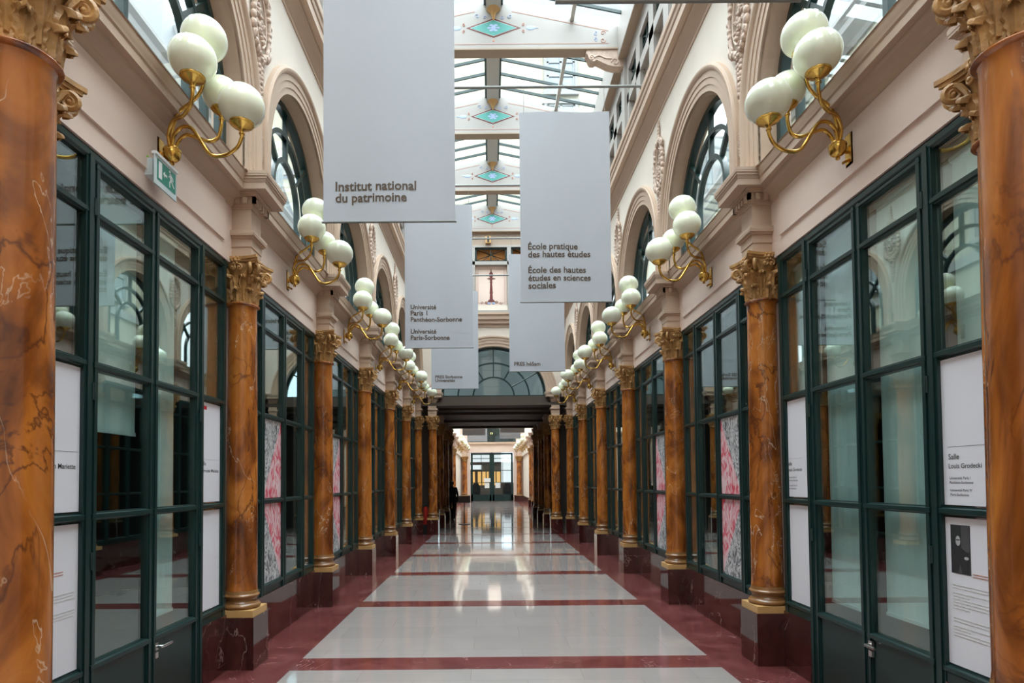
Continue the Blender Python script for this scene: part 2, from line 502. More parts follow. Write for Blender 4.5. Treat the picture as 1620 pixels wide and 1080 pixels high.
    S(c.build('trim_string_course_' + SN[sx], 'moulding', smooth=30))

# entablature block above each column
def entab_block(sx, uc, uin, uwall):
    """block over a column: fasciae, plain frieze, dentils, projecting cornice"""
    b = MB(sx)
    def lay(h, u0, z0, z1): b.box((u0, -h, z0), (uwall, h, z1))
    lay(0.117, uin, 3.69, 3.80); lay(0.124, uin - 0.007, 3.795, 3.87)
    prof = [(0.0, 3.868), (0.012, 3.875), (0.016, 3.89), (0.034, 3.905), (0.036, 3.93), (0.0, 3.935)]
    for (d0, z0), (d1, z1) in zip(prof, prof[1:]):
        d = max(d0, d1); lay(0.124 + d, uin - 0.007 - d, z0, z1)
    lay(0.117, uin, 3.93, 4.16)
    lay(0.128, uin - 0.011, 4.14, 4.158); lay(0.137, uin - 0.02, 4.156, 4.172)
    lay(0.143, uin - 0.026, 4.172, 4.24)
    w, g = 0.040, 0.032
    for s in (-1, 1):
        x = uin - 0.056
        while x < uwall - 0.03:
            b.box((x, s * 0.143 if s > 0 else -0.172, 4.178), (x + w, 0.172 if s > 0 else -0.143, 4.232)); x += w + g
    y = -0.172
    while y < 0.16:
        b.box((uin - 0.056, y, 4.178), (uin - 0.026, y + w, 4.232)); y += 0.0607
    lay(0.175, uin - 0.058, 4.238, 4.262); lay(0.195, uin - 0.075, 4.26, 4.275)
    lay(0.235, uin - 0.172, 4.275, 4.338)
    for i, (d, z0, z1) in enumerate(((0.006, 4.336, 4.348), (0.010, 4.346, 4.362), (0.018, 4.360, 4.384), (0.026, 4.382, 4.402), (0.028, 4.40, 4.428))):
        lay(0.235 + d, uin - 0.172 - d, z0, z1)
    return b
n_trim = 0
def place_block(sx, uc, uin, uwall, ys):
    global n_trim
    proto = None
    for y in ys:
        n_trim += 1
        if proto is None:
            b = entab_block(sx, uc, uin, uwall); b.xf(Matrix.Translation((0, y, 0)))
            proto = S(b.build('trim_%d' % n_trim, 'moulding', wloc=(sx * uc, y, 3.69)))
        else:
            c = proto.copy(); COL.objects.link(c); c.location = (sx * uc, y, 3.69); c.name = 'trim_%d' % n_trim
for sx in (-1, 1):
    place_block(sx, 2.40, 2.28, 2.47, [Y(k) for k in range(-1, 6)])
    place_block(sx, 1.93, 1.80, 2.06, [Y(k) + 0.02 for k in (5, 6, 7, 8)])
    place_block(sx, 1.93, 1.80, 2.50, [2.29])

# archivolts and arched windows
def arc_path(yc, zc, R, z0, n=40):
    return [(yc + R, z0, 0)] + [(yc + R * cos(pi * i / n), zc + R * sin(pi * i / n), pi * i / n) for i in range(n + 1)] + [(yc - R, z0, pi)]
def arch_sweep(mb, yc, zc, z0, prof, n=40, mi=0):
    """prof: closed loop of (radius, u); swept round the arch and down both legs"""
    secs = []
    for th in [None] + [pi * i / n for i in range(n + 1)] + ['e']:
        if th is None: secs.append([(u_, yc + R, z0) for R, u_ in prof])
        elif th == 'e': secs.append([(u_, yc - R, z0) for R, u_ in prof])
        else: secs.append([(u_, yc + R * cos(th), zc + R * sin(th)) for R, u_ in prof])
    return mb.loft(secs, mi=mi)
ARCHIV = [(RI + 0.0, UU + 0.02), (RI, UU - 0.012), (RI + 0.060, UU - 0.012), (RI + 0.062, UU - 0.022), (RI + 0.125, UU - 0.022), (RI + 0.127, UU - 0.033), (RI + 0.185, UU - 0.033),
          (RI + 0.190, UU - 0.045), (RI + 0.205, UU - 0.060), (RI + 0.222, UU - 0.066), (RI + 0.235, UU - 0.066), (RI + 0.240, UU - 0.050), (RI + 0.258, UU - 0.045), (RI + 0.262, UU + 0.02)]
def bar_path(mb, pts, w, d0, d1, mi=0):
    """flat bar following 2D (y,z) pts, w wide, from u=d0 to d1"""
    secs = []
    V2 = [Vector((a, b)) for a, b in pts]
    for i, p in enumerate(V2):
        t = (V2[min(i + 1, len(V2) - 1)] - V2[max(i - 1, 0)]).normalized(); nrm = Vector((-t.y, t.x)) * w / 2
        a, b = p + nrm, p - nrm
        secs.append([(d0, a.x, a.y), (d0, b.x, b.y), (d1, b.x, b.y), (d1, a.x, a.y)])
    return mb.loft(secs, mi=mi)
def fan(mb, yc, zc, z0, R, d0, d1, wf=0.07, wb=0.05, rs=(0.40, 0.68), rays=(45, 90, 135)):
    bar_path(mb, [(y, z) for y, z, _ in arc_path(yc, zc, R - wf / 2, z0)], wf, d0 - 0.01, d1 + 0.01)
    for q in rs:
        bar_path(mb, [(y, z) for y, z, _ in arc_path(yc, zc, R * q, z0, 28)], wb, d0, d1)
    for a in rays:
        a = math.radians(a)
        bar_path(mb, [(yc + R * rs[0] * cos(a), zc + R * rs[0] * sin(a)), (yc + (R - 0.02) * cos(a), zc + (R - 0.02) * sin(a))], wb, d0 + 0.004, d1 - 0.004)
    if z0 < zc - 0.01:
        mb.box((d0 - 0.01, yc - R, z0), (d1 + 0.01, yc + R, z0 + 0.05))
    return mb
nw = 0
for sx in (-1, 1):
    pa = pw = None
    for k in range(-2, 5):
        yc = Y(k + 0.5); n_trim += 1; nw += 1
        if pa is None:
            pa = S(arch_sweep(MB(sx), yc, ZC, ZS, ARCHIV).build('trim_%d' % n_trim, 'moulding', smooth=30, wloc=(sx * UU, yc, ZC)))
            pw = shell('window_%d' % nw, (sx * 2.47, yc, ZS))
            fan(MB(sx), yc, ZC, ZS, RI, 2.44, 2.50).build('frame', 'green', pw, smooth=35)
            g = MB(sx)
            for uu in (2.468, 2.474):
                pts = arc_path(yc, ZC, RI - 0.03, ZS + 0.01)
                g.add([(uu, a, b) for a, b, _ in pts], [tuple(range(len(pts)))])
            g.build('pane', 'clear', pw)
        else:
            c = pa.copy(); COL.objects.link(c); c.location.y = yc; c.name = 'trim_%d' % n_trim
            c = dup(pw, (sx * 2.47, yc, ZS), name='window_%d' % nw)

# attic windows with crossed grilles
pw = {}
for sx in (-1, 1):
    for k in range(-2, 5):
        for j in (0.19, 0.5, 0.81):
            y = Y(k + j); nw += 1
            if sx not in pw:
                r = shell('window_%d' % nw, (sx * 2.50, y, 8.64)); pw[sx] = r
                m = MB(sx); h, z0, z1 = 0.30, 8.64, 9.04
                for a, b in (((y - h, z0), (y - h + 0.04, z1)), ((y + h - 0.04, z0), (y + h, z1)), ((y - h, z0), (y + h, z0 + 0.03)), ((y - h, z1 - 0.03), (y + h, z1)), ((y - 0.015, z0), (y + 0.015, z1)), ((y - h, 8.83), (y + h, 8.85))):
                    m.box((2.47, a[0], a[1]), (2.51, b[0], b[1]))
                bar_path(m, [(y - h, z0), (y + h, z1)], 0.022, 2.475, 2.505); bar_path(m, [(y + h, z0), (y - h, z1)], 0.022, 2.475, 2.505)
                m.build('frame', 'green', r)
                MB(sx).box((2.53, y - h, z0), (2.54, y + h, z1)).build('pane', 'wpane', r)
            else:
                dup(pw[sx], (sx * 2.50, y, 8.64), name='window_%d' % nw)
# ---------------------------------------------------------------- red marble dado
for sx in (-1, 1):
    d = MB(sx)
    def strip(y0, y1):
        d.box((2.462, y0, 0.0), (2.56, y1, 0.49)); d.box((2.456, y0, 0.0), (2.47, y1, 0.07))
    yc = Y(-0.5)
    strip(Y(-2), Y(-1) - 0.17); strip(Y(-1) + 0.17, yc - 0.73); strip(yc + 0.73, Y(0) - 0.17)
    for k in range(0, 5):
        strip(Y(k) + 0.17, Y(k + 1) - 0.17)
    S(d.build('baseboard_' + SN[sx], 'red'))

# ---------------------------------------------------------------- Corinthian columns
def leaf(mb, ang, r0, z0, h, w, lean, curl, nv=22, nu=11):
    """one acanthus leaf growing up the bell and rolling outwards at the tip"""
    secs = []
    for i in range(nv + 1):
        v = i / nv
        if v < 0.72:
            t = v / 0.72; r = r0 + lean * t * t; z = z0 + h * t
        else:
            t = (v - 0.72) / 0.28; a = pi * 1.15 * t
            r = r0 + lean + curl * (1 - cos(a)) * 0.52 + curl * 0.25 * t; z = z0 + h + curl * 0.55 * sin(a)
        ww = w * (0.62 + 0.55 * sin(pi * min(1, v * 0.92 + 0.08)) ) * (1 - 0.38 * max(0, (v - 0.6) / 0.4) ** 2)
        ww *= 1 + 0.13 * sin(v * 4.0 * 2 * pi)
        row = []
        for j in range(nu):
            q = (j / (nu - 1)) * 2 - 1
            rr = r + 0.010 * (1 - abs(q)) - 0.016 * q * q + 0.0055 * cos(q * 3.0 * pi)
            a = ang + q * ww / max(r0 + 0.03, 0.1) / 2
            row.append((rr * cos(a), rr * sin(a), z - 0.014 * abs(q) * (1 if v > 0.3 else v / 0.3)))
        secs.append(row)
    inner = [[(p[0] * 0.955, p[1] * 0.955, p[2] - 0.004) for p in row] for row in secs]
    mb.loft([a + list(reversed(b)) for a, b in zip(secs, inner)])
def volute(mb, c, ang, r, turns=1.6, tr=0.017):
    pts = []
    n = 26
    for i in range(n + 1):
        t = i / n; a = pi * 0.5 - turns * 2 * pi * t; q = r * (1 - 0.80 * t)
        x = q * cos(a); z = q * sin(a)
        pts.append((c[0] + x * cos(ang), c[1] + x * sin(ang), c[2] + z))
    mb.tube(pts, [tr * (1 - 0.45 * i / n) for i in range(n + 1)], 6)
    mb.sphere(c, 0.014, 8, 6)
def capital_mesh():
    b = MB()
    H = 0.405
    b.lathe([(0.128, 0.0), (0.128, 0.15), (0.132, 0.24), (0.145, 0.30), (0.165, 0.335), (0.165, 0.345)], n=24)
    for i in range(8):
        leaf(b, i * pi / 4, 0.130, 0.0, 0.115, 0.104, 0.016, 0.028)
    for i in range(8):
        leaf(b, (i + 0.5) * pi / 4, 0.126, 0.02, 0.205, 0.098, 0.026, 0.034)
    # abacus: concave sides, cut corners, three mouldings
    def aba(half, z0, z1):
        pts = []
        for s in range(4):
            a = s * pi / 2
            for t in range(9):
                q = -1 + 2 * t / 8
                x = half * (0.77 + 0.23 * abs(q) ** 2.2); y = q * half * 0.95
                pts.append((x * cos(a) - y * sin(a), x * sin(a) + y * cos(a)))
        b.prism(pts, 'Z', z0, z1)
    aba(0.180, 0.338, 0.360); aba(0.196, 0.358, 0.382); aba(0.210, 0.380, H)
    for s in range(4):
        a = pi / 4 + s * pi / 2
        # corner volutes: paired scrolls under each horn
        for d in (-1, 1):
            off = 0.026 * d
            c = (0.208 * cos(a) - off * sin(a), 0.208 * sin(a) + off * cos(a), 0.292)
            volute(b, c, a + d * 0.35, 0.046)
            st = [(0.145 * cos(a + d * 0.33), 0.145 * sin(a + d * 0.33), 0.19), (0.160 * cos(a + d * 0.25), 0.160 * sin(a + d * 0.25), 0.27), (0.185 * cos(a + d * 0.14), 0.185 * sin(a + d * 0.14), 0.325), (c[0], c[1], 0.336)]
            b.tube(st, [0.011, 0.014, 0.018, 0.017], 6)
        # supporting leaf under the volute
        leaf(b, a, 0.150, 0.17, 0.065, 0.06, 0.035, 0.026, 16, 9)
        # helices and flower in the middle of each side
        a2 = s * pi / 2
        for d in (-1, 1):
            off = 0.030 * d
            c = (0.160 * cos(a2) - off * sin(a2), 0.160 * sin(a2) + off * cos(a2), 0.305)
            volute(b, c, a2 + pi / 2, 0.027, 1.3, 0.010)
        fx, fy = 0.163 * cos(a2), 0.163 * sin(a2)
        b.sphere((fx, fy, 0.365), 0.020, 8, 6)
        for p in range(6):
            q = p * pi / 3
            b.sphere((fx - 0.030 * cos(q) * sin(a2), fy + 0.030 * cos(q) * cos(a2), 0.365 + 0.030 * sin(q)), 0.015, 6, 5)
    return b
def column_parts(t):
    """plinth block, gold plinth, moulded base, tapering shaft, necking ring, capital"""
    x, y, z = t.location
    T = Matrix.Translation((x, y, 0))
    MB().box((-0.178, -0.175, 0), (0.178, 0.175, 0.462)).xf(T).build('pedestal', 'red', t)
    MB().box((-0.170, -0.170, 0.462), (0.170, 0.170, 0.522)).xf(T).build('plinth', 'plinth', t)
    pr = [(0.0, 0.522), (0.150, 0.522)] + [(0.150 + 0.018 * sin(pi * i / 8), 0.522 + 0.048 * i / 8) for i in range(9)] + [(0.150, 0.573), (0.143, 0.577)]
    pr += [(0.143 - 0.010 * sin(pi * i / 6), 0.577 + 0.040 * i / 6) for i in range(7)] + [(0.146, 0.620)] + [(0.146 + 0.012 * sin(pi * i / 6), 0.622 + 0.030 * i / 6) for i in range(7)] + [(0.144, 0.655), (0.144, 0.668), (0.138, 0.684), (0.0, 0.684)]
    MB().lathe(pr, n=40).xf(T).build('base_moulding', 'base', t, smooth=40)
    sh = [(0.140, 0.684), (0.1365, 0.72)]
    for i in range(13):
        q = i / 12; sh.append((0.1365 - 0.0125 * q ** 1.7, 0.72 + (3.245 - 0.72) * q))
    sh += [(0.129, 3.262)]
    MB().lathe(sh, n=48).xf(T).build('shaft', 'column', t, smooth=50)
    MB().lathe([(0.129, 3.262)] + [(0.128 + 0.022 * sin(pi * i / 8), 3.262 + 0.030 * i / 8) for i in range(9)] + [(0.0, 3.292)], n=40).xf(T).build('necking', 'column', t, smooth=50)
    b = capital_mesh(); b.xf(Matrix.Translation((x, y, 3.29)))
    b.build('capital', 'capital', t, smooth=50)
col_proto = None
def column(x, y, label, group):
    global col_proto
    if col_proto is None:
        t = thing('column', (x, y, 0), label, 'column', group)
        column_parts(t); col_proto = t
        return t
    return dup(col_proto, (x, y, 0), label, group)
for sx in (-1, 1):
    for k in range(-1, 6):
        lab = '%s orange marble column from the camera %s' % (ORD[k + 1], SIDE[sx])
        if k == -1: lab = 'column mostly hidden behind the large cut off column ' + SIDE[sx]
        if k == 5: lab = 'orange marble column beside the inner column at the passage mouth ' + SIDE[sx]
        column(sx * 2.40, Y(k), lab, 'marble columns along the arcade')
    column(sx * 1.93, 2.29, 'large orange marble column cut off by the picture edge %s' % {-1: 'beside the name Mariette', 1: 'beside the portrait photograph panel'}[sx], 'columns of the near passage mouth')
    for k in (5, 6, 7, 8):
        lab = ('inner orange marble column framing the passage mouth on the %s side' if k == 5 else ORD[k - 6] + ' shadowed column inside the dark passage on the %s side') % {-1: 'exit sign', 1: 'other'}[sx]
        column(sx * 1.93, Y(k) + 0.02, lab, 'columns of the dark passage')
    for k in range(9, 13):
        column(sx * 2.40, Y(k) - 0.1, '%s dim wall column just past the dark passage on the %s side' % (ORD[k - 9], {-1: 'exit sign', 1: 'other'}[sx]), 'dim columns past the passage')
    fc = column(sx * 2.23, 49.75, 'orange column beside the far green double door on the %s side' % {-1: 'exit sign', 1: 'other'}[sx], 'columns flanking the far door')
    fc.scale = (1.5, 1.35, 1.0)

# ---------------------------------------------------------------- shopfronts
ZR = (3.265, 2.36, 1.46)
def rail(m, y0, y1, z, w=0.050):
    m.prism([(2.476, z - w / 2), (2.476, z + w / 2), (2.53, z + w / 2), (2.53, z - w / 2)], 'Y', y0, y1)
    m.prism([(2.462, z - w / 4), (2.462, z + w / 4), (2.478, z + w / 2 - 0.004), (2.478, z - w / 2 + 0.004)], 'Y', y0, y1)
def stile(m, y, w, z0, z1, d=0.0):
    m.box((2.474 - d, y - w / 2, z0), (2.53, y + w / 2, z1))
    m.box((2.464 - d, y - w / 4, z0), (2.476 - d, y + w / 4, z1))
def pane_box(m, y0, y1, zs):
    for z0, z1 in zs:
        m.box((2.494, y0, z0), (2.502, y1, z1))
def lights(zb):
    e = [zb] + sorted(ZR) + [3.575]
    return list(zip(e, e[1:]))
def shopfront(sx, yc, door, label, group):
    t = thing('shopfront', (sx * 2.47, yc, 0), label, 'shopfront', group)
    f = MB(sx)
    for s in (-1, 1):
        stile(f, yc + s * 1.125, 0.09, 0.49, 3.64); stile(f, yc + s * 0.695, 0.075, 0.0 if door else 0.49, 3.60, 0.008)
        a, b = sorted((yc + s * 1.14, yc + s * 0.695))
        for z in ZR: rail(f, a, b, z)
        f.box((2.47, a, 0.49), (2.54, b, 0.545)); rail(f, a, b, 0.565, 0.05)
    rail(f, yc - 1.165, yc + 1.165, 3.605, 0.07)
    f.build('frame', 'green', t)
    for s in (-1, 1):
        a, b = sorted((yc + s * 1.09, yc + s * 0.735))
        g = MB(sx); pane_box(g, a, b, lights(0.58)); g.build('pane', 'pane', t)
    for s in (-1, 1):
        a, b = sorted((yc + s * 0.655, yc + s * 0.004))
        l = MB(sx)
        for q in (a + 0.03, b - 0.025): stile(l, q, 0.055, 0.02 if door else 0.49, 3.575)
        for z in ZR: rail(l, a + 0.01, b - 0.01, z)
        rail(l, a + 0.01, b - 0.01, 0.575, 0.05); rail(l, a + 0.01, b - 0.01, 3.555, 0.04)
        l.box((2.482, a + 0.03, 0.02 if door else 0.49), (2.525, b - 0.03, 0.56))
        if door:
            for z in (1.2, 2.2, 3.3):
                yh = yc + s * 0.66
                l.lathe([(0.0, z - 0.05), (0.012, z - 0.05), (0.012, z + 0.05), (0.0, z + 0.05)], (2.458, yh, 0), 10)
        lf = l.build('door_leaf' if door else 'casement', 'green', t)
        g = MB(sx); pane_box(g, a + 0.055, b - 0.05, lights(0.59)); g.build('pane', 'pane', lf)
        if door and s == -sx:
            h = MB(sx); yh = yc + s * 0.05
            h.box((2.458, yh - 0.018, 0.435), (2.475, yh + 0.018, 0.475)); h.box((2.458, yh - 0.018, 0.49), (2.475, yh + 0.018, 0.54))
            h.tube([(2.47, yh, 0.515), (2.425, yh, 0.515), (2.418, yh + s * 0.015, 0.515), (2.416, yh + s * 0.12, 0.515)], 0.010, 8)
            h.build('handle', 'steel', lf, smooth=40)
    return t
for sx in (-1, 1):
    proto = None
    for k in range(-1, 5):
        yc = Y(k + 0.5)
        if k == -1:
            shopfront(sx, yc, True, 'dark green glazed double door with white panels ' + {-1: 'under the green exit sign', 1: 'naming a hall, facing the exit sign'}[sx], 'shopfronts with doors')
        else:
            lab = '%s dark green glazed shopfront without a door %s' % (ORD[k], SIDE[sx])
            if proto is None: proto = shopfront(sx, yc, False, lab, 'glazed shopfronts')
            else: dup(proto, (sx * 2.47, yc, 0), lab)

# dark rooms behind the shopfronts
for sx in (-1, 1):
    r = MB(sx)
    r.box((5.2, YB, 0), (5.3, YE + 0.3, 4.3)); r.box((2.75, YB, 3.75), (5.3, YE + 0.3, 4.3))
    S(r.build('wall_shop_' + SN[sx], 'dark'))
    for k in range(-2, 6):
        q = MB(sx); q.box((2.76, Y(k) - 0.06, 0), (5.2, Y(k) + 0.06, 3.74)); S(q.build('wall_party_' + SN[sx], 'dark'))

# blinds inside the two nearest shops
def blind(sx, y0, y1, z0, z1, label, u=2.60):
    t = thing('roller_blind', (sx * u, (y0 + y1) / 2, z1), label, 'blind', 'roller blinds behind the glass')
    m = MB(sx); secs = []
    n = 14
    for i in range(n + 1):
        y = y0 + (y1 - y0) * i / n; w = 0.006 * sin(i * 1.1)
        secs.append([(u + w, y, z0), (u + w, y, z1), (u + w + 0.006, y, z1), (u + w + 0.006, y, z0)])
    m.loft(secs); m.build('cloth', 'blind', t)
    MB(sx).box((u - 0.006, y0, z0 - 0.022), (u + 0.012, y1, z0 + 0.002)).build('hem_bar', 'signwhite', t)
    MB(sx).tube([(u, y0, z1 + 0.01), (u, y1, z1 + 0.01)], 0.022, 10).build('roller', 'signwhite', t)
yc = Y(-0.5)
blind(1, yc + 0.06, yc + 0.60, 0.70, 3.53, 'pale blind behind the far leaf of the double door opposite the exit sign', 2.575)
blind(1, yc - 0.61, yc - 0.06, 0.74, 3.53, 'pale blind behind the near leaf of the double door opposite the exit sign', 2.575)
blind(1, yc - 1.12, yc - 0.72, 2.37, 3.50, 'short pale blind above the large hall name panel')
blind(1, yc + 0.72, yc + 1.12, 2.37, 3.50, 'short pale blind above the small hall name panel')
blind(-1, yc - 0.66, yc - 0.04, 2.00, 3.50, 'pale half-drawn blind in the near leaf under the exit sign', 2.575)
blind(-1, yc + 0.06, yc + 0.47, 0.70, 3.50, 'long pale blind in the far leaf under the exit sign', 2.575)
blind(-1, yc - 1.12, yc - 0.95, 2.37, 3.50, 'narrow pale blind above the panel beside the cut off column')

# information panels in the side lights
def panel(sx, s, row, label):
    z0, z1 = (0.60, 1.425) if row == 0 else (1.495, 2.325)
    a, b = sorted((yc + s * 1.10, yc + s * 0.725))
    t = thing('information_panel', (sx * 2.51, (a + b) / 2, z0), label, 'panel', 'white panels in the door side lights')
    MB(sx).box((2.488, a, z0), (2.492, b, z1)).build('board', 'board', t)
    return t
def lines(sx, t, items, x=2.487):
    for s, y, z, w, m, bold in items:
        mb = MB(); lettering(mb, s, (sx * x, y, z), (0, -sx, 0), w, None, bold * 0.4); mb.build('lettering', m, t)
def para(sx, t, y0, y1, zs, x=2.487, h=0.0045, m='grey', rag=True):
    if m == 'tan_ink':
        for z in zs:
            a, b = sorted((y0, y1)); MB(sx).box((x - 0.0005, a, z), (x + 0.001, b, z + h)).build('caption_line', m, t)
        return
    mb = MB(sx)
    for i, z in enumerate(zs):
        e = y1 if not rag or i % 4 != 3 else y0 + (y1 - y0) * 0.4
        y = y0; d = 1 if e > y0 else -1
        while (e - y) * d > 0.01:
            w = random.uniform(0.008, 0.024)
            a, b = sorted((y, y + d * w)); mb.box((x - 0.0005, a, z), (x + 0.001, b, z + h)); y += d * (w + 0.004)
    mb.build('small_print', m, t)
def dashes(sx, t, y0, y1, z, m='black'):
    mb = MB(sx); y = y0; d = 1 if y1 > y0 else -1
    while (y1 - y) * d > 0:
        a, b = sorted((y, y + d * 0.008)); mb.box((2.4865, a, z), (2.488, b, z + 0.002)); y += d * 0.013
    mb.build('dashed_line', m, t)
tp = panel(1, -1, 1, 'white panel with large black hall name and two universities, beside the cut off column')
dashes(1, tp, 3.455, 3.20, 1.822)
lines(1, tp, [('Salle', 3.452, 1.752, 0.078, 'black', 0.02), ('Louis Grodecki', 3.452, 1.702, 0.232, 'black', 0.02), ('Université Paris I', 3.448, 1.640, 0.150, 'black', 0.01), ('Panthéon-Sorbonne', 3.448, 1.615, 0.168, 'black', 0.01),
              ('Université Paris IV', 3.445, 1.572, 0.155, 'black', 0.01), ('Paris-Sorbonne', 3.445, 1.547, 0.132, 'black', 0.01)])
tp = panel(1, -1, 0, 'white panel with a black and white portrait photograph and small print')
ph = MB(1).box((2.4855, 3.315, 1.115), (2.4882, 3.452, 1.385)).build('photograph', 'black', tp)
def flat(sx, poly, x, m, par, name):
    MB(sx).prism(poly, 'X', x, x + 0.0006, 0).build(name, m, par)
def ell(cy, cz, ry, rz, n=20): return [(cy + ry * cos(2 * pi * i / n), cz + rz * sin(2 * pi * i / n)) for i in range(n)]
M['ph_grey'] = mat('photo grey', (0.07, 0.07, 0.075), 0.5); M['ph_face'] = mat('photo face grey', (0.42, 0.42, 0.43), 0.5); M['ph_mid'] = mat('photo mid grey', (0.022, 0.022, 0.025), 0.5)
flat(1, [(3.318, 1.24), (3.318, 1.382), (3.375, 1.382), (3.375, 1.24)], 2.4852, 'ph_grey', ph, 'backdrop')
flat(1, [(3.335, 1.118), (3.445, 1.118), (3.448, 1.20), (3.435, 1.245), (3.405, 1.265), (3.375, 1.26), (3.335, 1.235), (3.325, 1.17)], 2.4848, 'ph_mid', ph, 'suit')
flat(1, ell(3.398, 1.297, 0.017, 0.028), 2.4844, 'ph_face', ph, 'face')
flat(1, [(3.381, 1.316), (3.415, 1.316), (3.419, 1.330), (3.410, 1.340), (3.387, 1.340), (3.378, 1.330)], 2.4846, 'ph_mid', ph, 'hair')
flat(1, [(3.384, 1.299), (3.412, 1.299), (3.412, 1.305), (3.384, 1.305)], 2.4840, 'ph_mid', ph, 'glasses')
flat(1, ell(3.340, 1.205, 0.016, 0.009), 2.4840, 'ph_face', ph, 'hand')
flat(1, [(3.372, 1.12), (3.398, 1.12), (3.385, 1.17)], 2.4840, 'ph_grey', ph, 'gap')
para(1, tp, 3.302, 3.19, [1.122, 1.108], m='tan_ink', rag=False)
para(1, tp, 3.448, 3.135, [1.045, 1.028, 1.000, 0.983, 0.966, 0.949, 0.932, 0.915, 0.86, 0.843, 0.815, 0.798, 0.781, 0.764])
tp = panel(1, 1, 1, 'narrow white panel with small black hall name beside the second column, facing the exit sign')
dashes(1, tp, 5.33, 5.06, 1.825, 'grey')
lines(1, tp, [('Salle', 5.325, 1.765, 0.078, 'black', 0.02), ('Louis Grodecki', 5.325, 1.715, 0.245, 'black', 0.02), ('Université Paris I', 5.32, 1.655, 0.150, 'black', 0.01), ('Panthéon-Sorbonne', 5.32, 1.630, 0.168, 'black', 0.01),
              ('Université Paris IV', 5.315, 1.585, 0.155, 'black', 0.01), ('Paris-Sorbonne', 5.315, 1.560, 0.132, 'black', 0.01)])
panel(1, 1, 0, 'blank white panel under the small hall name panel, facing the exit sign')
tp = panel(-1, -1, 1, 'white panel with a black name beside the cut off column, exit sign wall')
dashes(-1, tp, 3.13, 3.47, 1.835)
lines(-1, tp, [('Salle', 3.125, 1.800, 0.078, 'black', 0.02), ('Pierre-Jean Mariette', 3.125, 1.738, 0.335, 'black', 0.02)])
MB(-1).box((2.4865, 3.19, 2.26), (2.488, 3.245, 2.295)).build('red_label', 'redink', tp)
tp = panel(-1, -1, 0, 'white panel with an oval dark portrait and small print, exit sign wall')
ov = MB(-1).prism(ell(3.165, 1.27, 0.085, 0.105, 30), 'X', 2.4855, 2.488).build('oval_portrait', 'ph_grey', tp)
flat(-1, ell(3.165, 1.285, 0.03, 0.045), 2.485, 'ph_face', ov, 'face')
para(-1, tp, 3.275, 3.37, [1.165, 1.150], m='tan_ink', rag=False)
para(-1, tp, 3.13, 3.46, [1.04, 1.023, 1.006, 0.989, 0.94, 0.923, 0.906])
tp = panel(-1, 1, 1, 'white panel with a red label and small black name left of the second column')
dashes(-1, tp, 4.955, 5.28, 1.85, 'grey')
lines(-1, tp, [('Salle', 4.96, 1.80, 0.085, 'black', 0.02), ('Pierre-Jean Mariette', 4.96, 1.745, 0.315, 'black', 0.02)])
rl = MB(-1).box((2.4865, 4.985, 2.265), (2.488, 5.055, 2.295)).build('red_label', 'redink', tp)
panel(-1, 1, 0, 'blank white panel under the red labelled panel, exit sign wall')

# engraved posters in the next shopfronts
def poster(sx, k, row, label):
    y = Y(k + 0.5); s = -1
    z0, z1 = (0.60, 1.43) if row == 0 else (1.49, 2.33)
    a, b = y - 0.60, y - 0.06
    t = thing('poster', (sx * 2.49, (a + b) / 2, z0), label, 'poster', 'red and grey engraved posters')
    if row == 1:
        p1 = [(a, z0), (b, z0), (b, z0 + 0.02), (a + 0.02, z1)] if sx < 0 else [(a, z0), (b, z0), (b, z1), (b - 0.05, z1)]
        p2 = [(b, z0 + 0.02), (b, z1), (a + 0.02, z1)] if sx < 0 else [(a, z0), (b - 0.05, z1), (a, z1)]
        p1, p2 = ([(a, z0), (b, z0), (b, z1)], [(a, z0), (b, z1), (a, z1)])
    else:
        p1, p2 = ([(a, z1), (b, z1), (b, z0)], [(a, z1), (b, z0), (a, z0)])
    MB(sx).prism(p1, 'X', 2.489, 2.4925).build('red_print', 'print_red', t)
    MB(sx).prism(p2, 'X', 2.489, 2.4925).build('grey_print', 'print_grey', t)
for sx in (-1, 1):
    for k in (0, 1):
        for row in (0, 1):
            poster(sx, k, row, '%s red and grey engraved poster in the %s doorless shopfront %s' % (('lower', 'upper')[row], ORD[k], SIDE[sx]))
